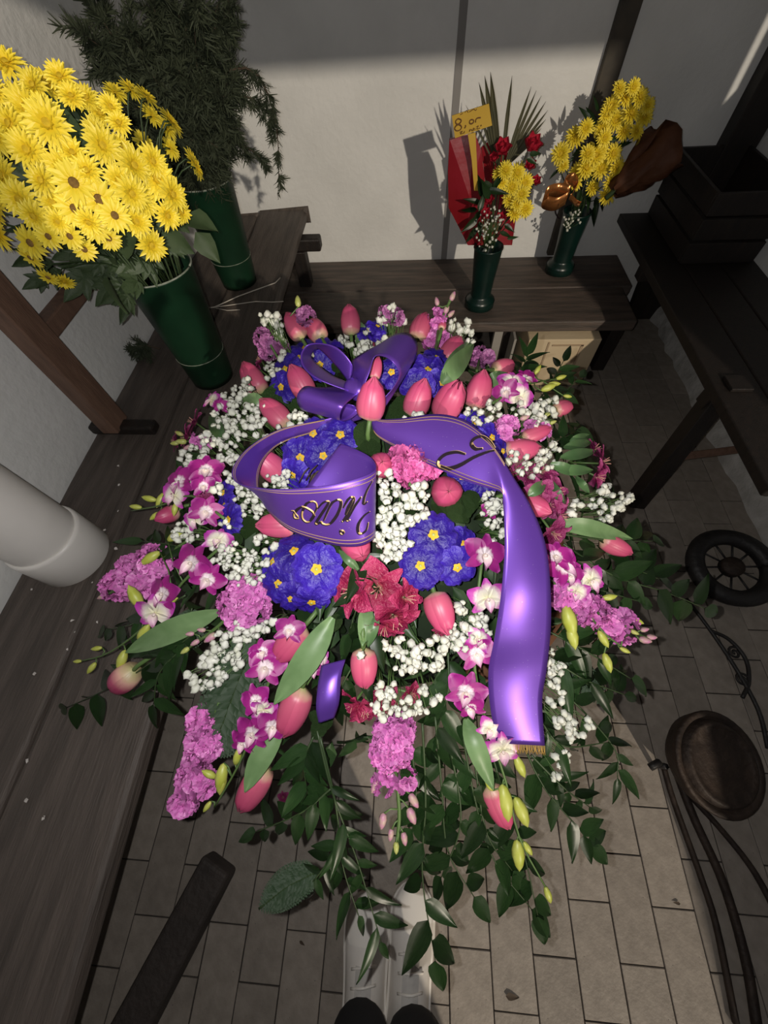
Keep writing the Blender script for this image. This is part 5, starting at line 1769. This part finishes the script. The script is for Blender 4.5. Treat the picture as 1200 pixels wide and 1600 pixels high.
# price card
pcd = thing('price_card', 'yellow price card on a stick in the front vase, handwritten 8,00', 'price card', topA)
Ci = pcd.matrix_world.inverted()
YC = YA - .02
cc = [aty(x, y, YC) for x, y in ((711, 216), (706, 181), (764, 162), (769, 196))]
ccb = [p + Vector((0, .004, 0)) for p in cc]
mb = MB().add([Ci @ p for p in cc + ccb], [(0, 1, 2, 3), (7, 6, 5, 4), (0, 4, 5, 1), (1, 5, 6, 2), (2, 6, 7, 3), (3, 7, 4, 0)])
mb.build('card', TAG, pcd, smooth=False)
st_ = [aty(x, y, YC + .001) for x, y in ((731, 210), (743, 207), (745, 250), (747, 298), (741, 298), (737, 250))]
stb = [p + Vector((0, .004, 0)) for p in st_]
k = len(st_)
mb = MB().add([Ci @ p for p in st_ + stb], [tuple(range(k)), tuple(reversed(range(k, 2 * k)))] + [(i, i + k, (i + 1) % k + k, (i + 1) % k) for i in range(k)])
mb.build('stick', TAG, pcd, smooth=False)
mb = MB()
for s_ in ([(360, 440), (310, 425), (265, 470), (280, 520), (350, 545), (375, 590), (340, 640), (280, 650), (245, 610), (270, 560), (340, 510), (368, 465), (355, 437)],
           [(440, 560), (452, 555), (445, 580), (430, 600)],
           [(570, 440), (535, 455), (525, 500), (555, 520), (595, 495), (600, 455), (565, 438)],
           [(735, 405), (680, 410), (645, 440), (640, 495)],
           [(340, 680), (390, 660), (350, 710), (420, 690), (430, 660), (420, 700)],
           [(530, 620), (520, 665), (555, 625), (575, 655), (600, 600), (605, 650)], [(625, 600), (630, 640)], [(650, 580), (690, 560), (660, 620), (720, 600)], [(730, 560), (750, 545)],
           [(350, 350), (400, 325)], [(440, 310), (470, 270), (500, 310)], [(520, 300), (600, 250), (640, 270), (660, 240)]):
    q = spline([Vector((690 + x / 12, 150 + y / 12, 0)) for x, y in s_], 6 * len(s_))
    mb.tube([Ci @ aty(p.x, p.y, YC - .0008) for p in q], .0021 if s_[0][1] in (440, 405, 560) else .0011, 4)
mb.build('handwriting', INK, pcd)

# ---------------------------------------------------------------- rear vase: daisies, copper bow, greens
YBv = VB.y
topB = VB + Vector((0, 0, .25))
RM = [(1000, 152, 30), (978, 150, 32), (955, 165, 30), (986, 178, 32), (1007, 182, 30), (962, 188, 30), (940, 200, 28), (975, 205, 28), (948, 178, 26), (995, 205, 26), (1012, 165, 24), (968, 138, 24), (990, 136, 24),
      (899, 214, 34), (876, 240, 32), (935, 235, 36), (931, 242, 34), (958, 240, 30), (964, 262, 28), (916, 262, 32), (940, 262, 32), (903, 268, 28), (900, 285, 24), (954, 285, 26), (926, 293, 26), (949, 305, 28), (915, 200, 26), (880, 258, 22), (945, 215, 26), (918, 240, 28)]
for (x, y, s) in RM:
    p = aty(x, y, YBv - .05 + rnd.uniform(-.03, .03))
    chrys(p, Vector((rnd.uniform(-.3, .4), -.8, .5)) + jit(.25), s * depth(p) / FPX * 1.1, topB + jit(.02), 'yellow daisy in the rear vase near the corner', 'daisies in the rear vase')
p = aty(998, 217, YBv - .05)
chrys(p, (.7, -.3, .1), .04, topB, 'wilted yellow daisy turned away against the orange wrap', None)
fb_ = thing('bouquet_leaves', 'dark feathery greens among the daisies of the rear vase', 'foliage', topB)
fi = fb_.matrix_world.inverted()
for (x, y, dx, dy, s) in [(925, 185, -.6, -1, 30), (915, 180, -.8, -.8, 26), (930, 165, -.3, -1, 26), (925, 310, .6, 1, 30), (935, 320, .3, 1, 34), (930, 335, .2, 1, 30), (905, 305, -.2, .8, 24), (890, 275, -.8, .5, 22), (870, 265, -.8, .6, 20),
                          (945, 270, .6, .2, 24), (925, 270, 0, 1, 26), (900, 240, -.4, .6, 24), (960, 215, .9, -.1, 26), (930, 220, 0, -1, 24), (945, 320, .8, .8, 22), (975, 225, 1, -.2, 24)]:
    p = aty(x, y, YBv - .03)
    d = depth(p)
    dr = (RGT * dx + DWN * dy).normalized()
    inst('leaf', RL2, fb_, fi @ frame(p - dr * s * .4 * d / FPX, (Vector((0, -1, .4)) + jit(.5)), dr) @ Matrix.Rotation(-math.pi / 2, 4, 'Z') @ SCL(s * d / FPX))
small_gyp(aty(893, 345, YBv - .075), .035, .045, 26, 'sparse white sprig hanging over the rim of the rear vase', YBv)
cbw = thing('copper_bow', 'shiny copper foil bow at the neck of the rear vase', 'ribbon', aty(880, 305, YBv - .09))
ci = cbw.matrix_world.inverted()
YQ = YBv - .09
for (a, b, nm) in (([(888, 300), (870, 296), (852, 302), (850, 314), (868, 318), (886, 308)], 20, 'loop'), ([(888, 300), (880, 285), (893, 278), (900, 290), (893, 304)], 16, 'loop'),
                   ([(890, 306), (900, 316), (906, 318)], 9, 'tail'), ([(872, 318), (867, 330), (873, 341)], 2.5, 'curl')):
    pts = spline([aty(x, y, YQ + (.02 if 0 < i < len(a) - 1 and i % 2 else 0)) for i, (x, y) in enumerate(a)], 22)
    wd = b * depth(pts[0]) / FPX
    rws = []
    for i, p in enumerate(pts):
        rws.append([ci @ (p + Vector((0, 0, -wd * .5))), ci @ (p + Vector((.0, -.012, wd * .5)))])
    solid(MB().grid(rws).build(nm, COPPER if nm != 'curl' else BLACK, cbw), .0008)
ow = thing('orange_wrap', 'dim orange cellophane cone lying on the right table behind the daisies', 'wrapping', Vector((1.06, 1.98, ZT + .06)))
oi_ = ow.matrix_world.inverted()
o0 = aty(958, 300, 1.93)
tipc = aty(1038, 232, 1.98)
ax = (tipc - o0)
Fm = frame(o0, ax, Vector((0, 0, 1)))
rws = []
for i in range(9):
    t_ = i / 8
    row = []
    for j in range(21):
        a = 2 * math.pi * j / 20
        r = .02 + .085 * t_ ** .7 + .014 * math.sin(a * 5 + i * .9) + .006 * math.sin(a * 11 + i)
        row.append(oi_ @ (Fm @ Vector((r * math.cos(a) * .8, r * math.sin(a), t_ * ax.length * 1.05 + .02 * math.sin(a * 3) * t_))))
    rws.append(row)
solid(MB().grid(rws).build('sheet', ORANGE, ow), .001)
MB().tube([oi_ @ (o0 - ax.normalized() * .03), oi_ @ (o0 + ax * .9)], .01, 6).build('stems', DSTEM, ow)

# ---------------------------------------------------------------- photographer
pe = thing('person', 'person in black trousers and white sneakers standing at the bottom edge', 'person', (-.03, -.62, 0))
PM = Matrix.Translation((.03, .62, 0))


def skin(name, verts, edges, radii, m, parent, root=0, sub=2):
    me = bpy.data.meshes.new(name)
    me.from_pydata([PM @ Vector(v) for v in verts], edges, [])
    me.materials.append(m)
    o = inst(name, me, parent)
    sk = o.modifiers.new('skin', 'SKIN')
    sk.use_smooth_shade = True
    for i, r in enumerate(radii):
        r = r if isinstance(r, tuple) else (r, r)
        me.skin_vertices[0].data[i].radius = r
    me.skin_vertices[0].data[root].use_root = True
    s = o.modifiers.new('sub', 'SUBSURF')
    s.levels = s.render_levels = sub
    return o


LXs, RXs = -.092, .032
V = [(-.03, -.68, .92), (-.03, -.69, 1.1), (-.03, -.69, 1.3), (-.03, -.68, 1.42), (-.03, -.64, 1.5), (-.03, -.60, 1.57), (-.03, -.58, 1.66), (-.03, -.60, 1.73),
     (-.12, -.67, .86), (LXs, -.63, .48), (LXs, -.62, .09), (.06, -.67, .86), (RXs, -.63, .48), (RXs, -.61, .09),
     (-.19, -.69, 1.38), (-.27, -.66, 1.12), (-.16, -.40, 1.22), (-.10, -.24, 1.32), (.13, -.69, 1.38), (.21, -.66, 1.12), (.12, -.40, 1.22), (.06, -.24, 1.32)]
Ed = [(0, 1), (1, 2), (2, 3), (3, 4), (4, 5), (5, 6), (6, 7), (0, 8), (8, 9), (9, 10), (0, 11), (11, 12), (12, 13), (3, 14), (14, 15), (15, 16), (16, 17), (3, 18), (18, 19), (19, 20), (20, 21)]
Rd = [.13, .13, .14, .12, .055, .07, .085, .06, .085, .05, .032, .085, .05, .032, .06, .042, .034, .028, .06, .042, .034, .028]
b0 = len(V)
for hi, (hx, sg) in enumerate(((-.10, 1), (.06, -1))):     # palms with five fingers round an unseen telephone edge
    wi = 17 if hi == 0 else 21
    for fi_, (dx, dz, ln) in enumerate(((.03, .02, .05), (.022, .0, .075), (.008, -.012, .08), (-.006, -.02, .075), (-.02, -.024, .06))):
        V += [(hx + sg * dx, -.20, 1.34 + dz), (hx + sg * (dx + .012), -.20 + ln * .5, 1.35 + dz), (hx + sg * (dx + .03), -.20 + ln * .6, 1.36 + dz)]
        k = len(V)
        Ed += [(wi, k - 3), (k - 3, k - 2), (k - 2, k - 1)]
        Rd += [.011, .009, .008]
skin('body', V, Ed, Rd, SKIN, pe)
tv = [(-.03, -.68, .98), (-.03, -.68, .92), (-.115, -.67, .84), (LXs, -.635, .48), (LXs + .01, -.56, .24), (LXs + .012, -.522, .12), (.055, -.67, .84), (RXs, -.635, .48), (RXs, -.56, .24), (RXs - .002, -.524, .12)]
skin('trousers', tv, [(0, 1), (1, 2), (2, 3), (3, 4), (4, 5), (1, 6), (6, 7), (7, 8), (8, 9)], [.15, .15, .105, .07, .068, .07, .105, .07, .068, .07], CLOTH, pe, 1)
jv = [(-.03, -.69, .95), (-.03, -.69, 1.15), (-.03, -.69, 1.33), (-.03, -.68, 1.43), (-.2, -.69, 1.38), (-.275, -.66, 1.12), (-.17, -.42, 1.21), (.14, -.69, 1.38), (.215, -.66, 1.12), (.13, -.42, 1.21)]
skin('jacket', jv, [(0, 1), (1, 2), (2, 3), (3, 4), (4, 5), (5, 6), (3, 7), (7, 8), (8, 9)], [.17, .165, .175, .14, .075, .06, .045, .075, .06, .045], CLOTH, pe, 1)
hr = MB()
hr.lathe([(0, .125), (.05, .118), (.09, .08), (.105, .02), (.1, -.04), (.09, -.07)], 20, PM @ Matrix.Translation((-.03, -.615, 1.70)))
hr.build('hair', HAIR, pe)


def sneaker(cx, ytoe, rot, name='sneaker'):
    """white low sneaker, toe towards +Y, built from cross sections"""
    L_ = .30
    root_ = bpy.data.objects.new(name, None)
    COL.objects.link(root_)
    root_.parent = pe
    root_.matrix_local = PM @ Matrix.Translation((cx, ytoe, 0)) @ Matrix.Rotation(rot, 4, 'Z')
    up, so = [], []
    n_ = 22
    for i in range(n_ + 1):
        t_ = i / n_
        y = -L_ * t_
        wd = .056 * (min(1, math.sin(min(1, t_ / .22) * math.pi / 2)) ** .55) * (1 - .10 * math.sin(max(0, (t_ - .35)) / .65 * math.pi)) * (1 if t_ < .88 else math.sqrt(max(.02, 1 - ((t_ - .88) / .13) ** 2)))
        wd = max(wd, .004)
        ht = .040 + .018 * min(1, t_ / .3) + .055 * max(0, (t_ - .3) / .35 if t_ < .65 else 1) ** 1.2
        ru, rs_ = [], []
        for j in range(13):
            a = math.pi * j / 12
            ru.append((wd * .95 * math.cos(a) * (1 - .25 * math.sin(a) * (t_ > .3)), y, .026 + (ht - .026) * math.sin(a) ** .8))
        for (dx, z) in ((1.0, 0), (1.04, .006), (1.04, .024), (1.0, .03), (-1.0, .03), (-1.04, .024), (-1.04, .006), (-1.0, 0)):
            rs_.append((wd * dx, y, z))
        up.append(ru)
        so.append(rs_)
    MB().grid(up).build('upper', SHOE, root_)
    MB().grid([r + [r[0]] for r in so]).build('sole', SHOES, root_)
    tc_ = MB()
    rows_ = []
    for i in range(1, 8):
        rows_.append([Vector(p) + Vector((0, 0, .0012)) for p in up[i][2:11]])
    tc_.grid(rows_)
    tc_.build('toe_cap', SHOES, root_)
    tn = []
    for i in range(9, 17):
        tn.append([Vector(p) + Vector((0, 0, .002)) for p in up[i][4:9]])
    MB().grid(tn).build('tongue', SHOEG, root_)
    for i in range(9, 17, 2):
        a_, b_ = Vector(up[i][3]), Vector(up[i][9])
        m_ = Vector(up[i][6]) + Vector((0, 0, .006))
        MB().tube(spline([a_ + Vector((0, 0, .003)), m_, b_ + Vector((0, -.008, .003))], 8), .0028, 5).build('lace', SHOES, root_)
    for i in range(3, 7):
        for j in (4, 5, 6, 7, 8):
            q = Vector(up[i][j]) + Vector((0, 0, .0016))
            MB().tube([q, q + Vector((0, 0, .0006))], .0012, 6).build('perforation', SHOEG, root_) if False else None
    return root_


sneaker(LXs, -.352, .03)
sneaker(RXs - .002, -.322, -.05)

# fallen bits on the floor
ff = thing('fallen_flower', 'small dark red flower head fallen on the tiles left of the shoes', 'flower', frame(atz(443, 1245, .008), Vector((.1, -.1, 1))))
ffb = inst('bloom', AL['m'], ff, SCL(.017))
inst('stamens', STAM, ffb)
for (x, y, x2, y2, lab) in ((1063, 1412, 1052, 1410, 'tiny dark leaf scrap on the sunlit-looking tiles at lower right'), (790, 1556, 812, 1560, 'small withered leaf on the tiles right of the shoes'), (468, 1470, 476, 1478, 'dark leaf crumb on the tiles left of the shoes')):
    a, b = atz(x, y, .004), atz(x2, y2, .004)
    fl2 = thing('fallen_leaf', lab.replace('sunlit-looking', 'brightly lit'), 'leaf', frame(a, Vector((0, 0, 1)), b - a) @ Matrix.Rotation(-math.pi / 2, 4, 'Z'))
    inst('blade', leaf_mb(1, .4, 5, .1, .1).mesh('blade', TWIG), fl2, SCL((b - a).length))
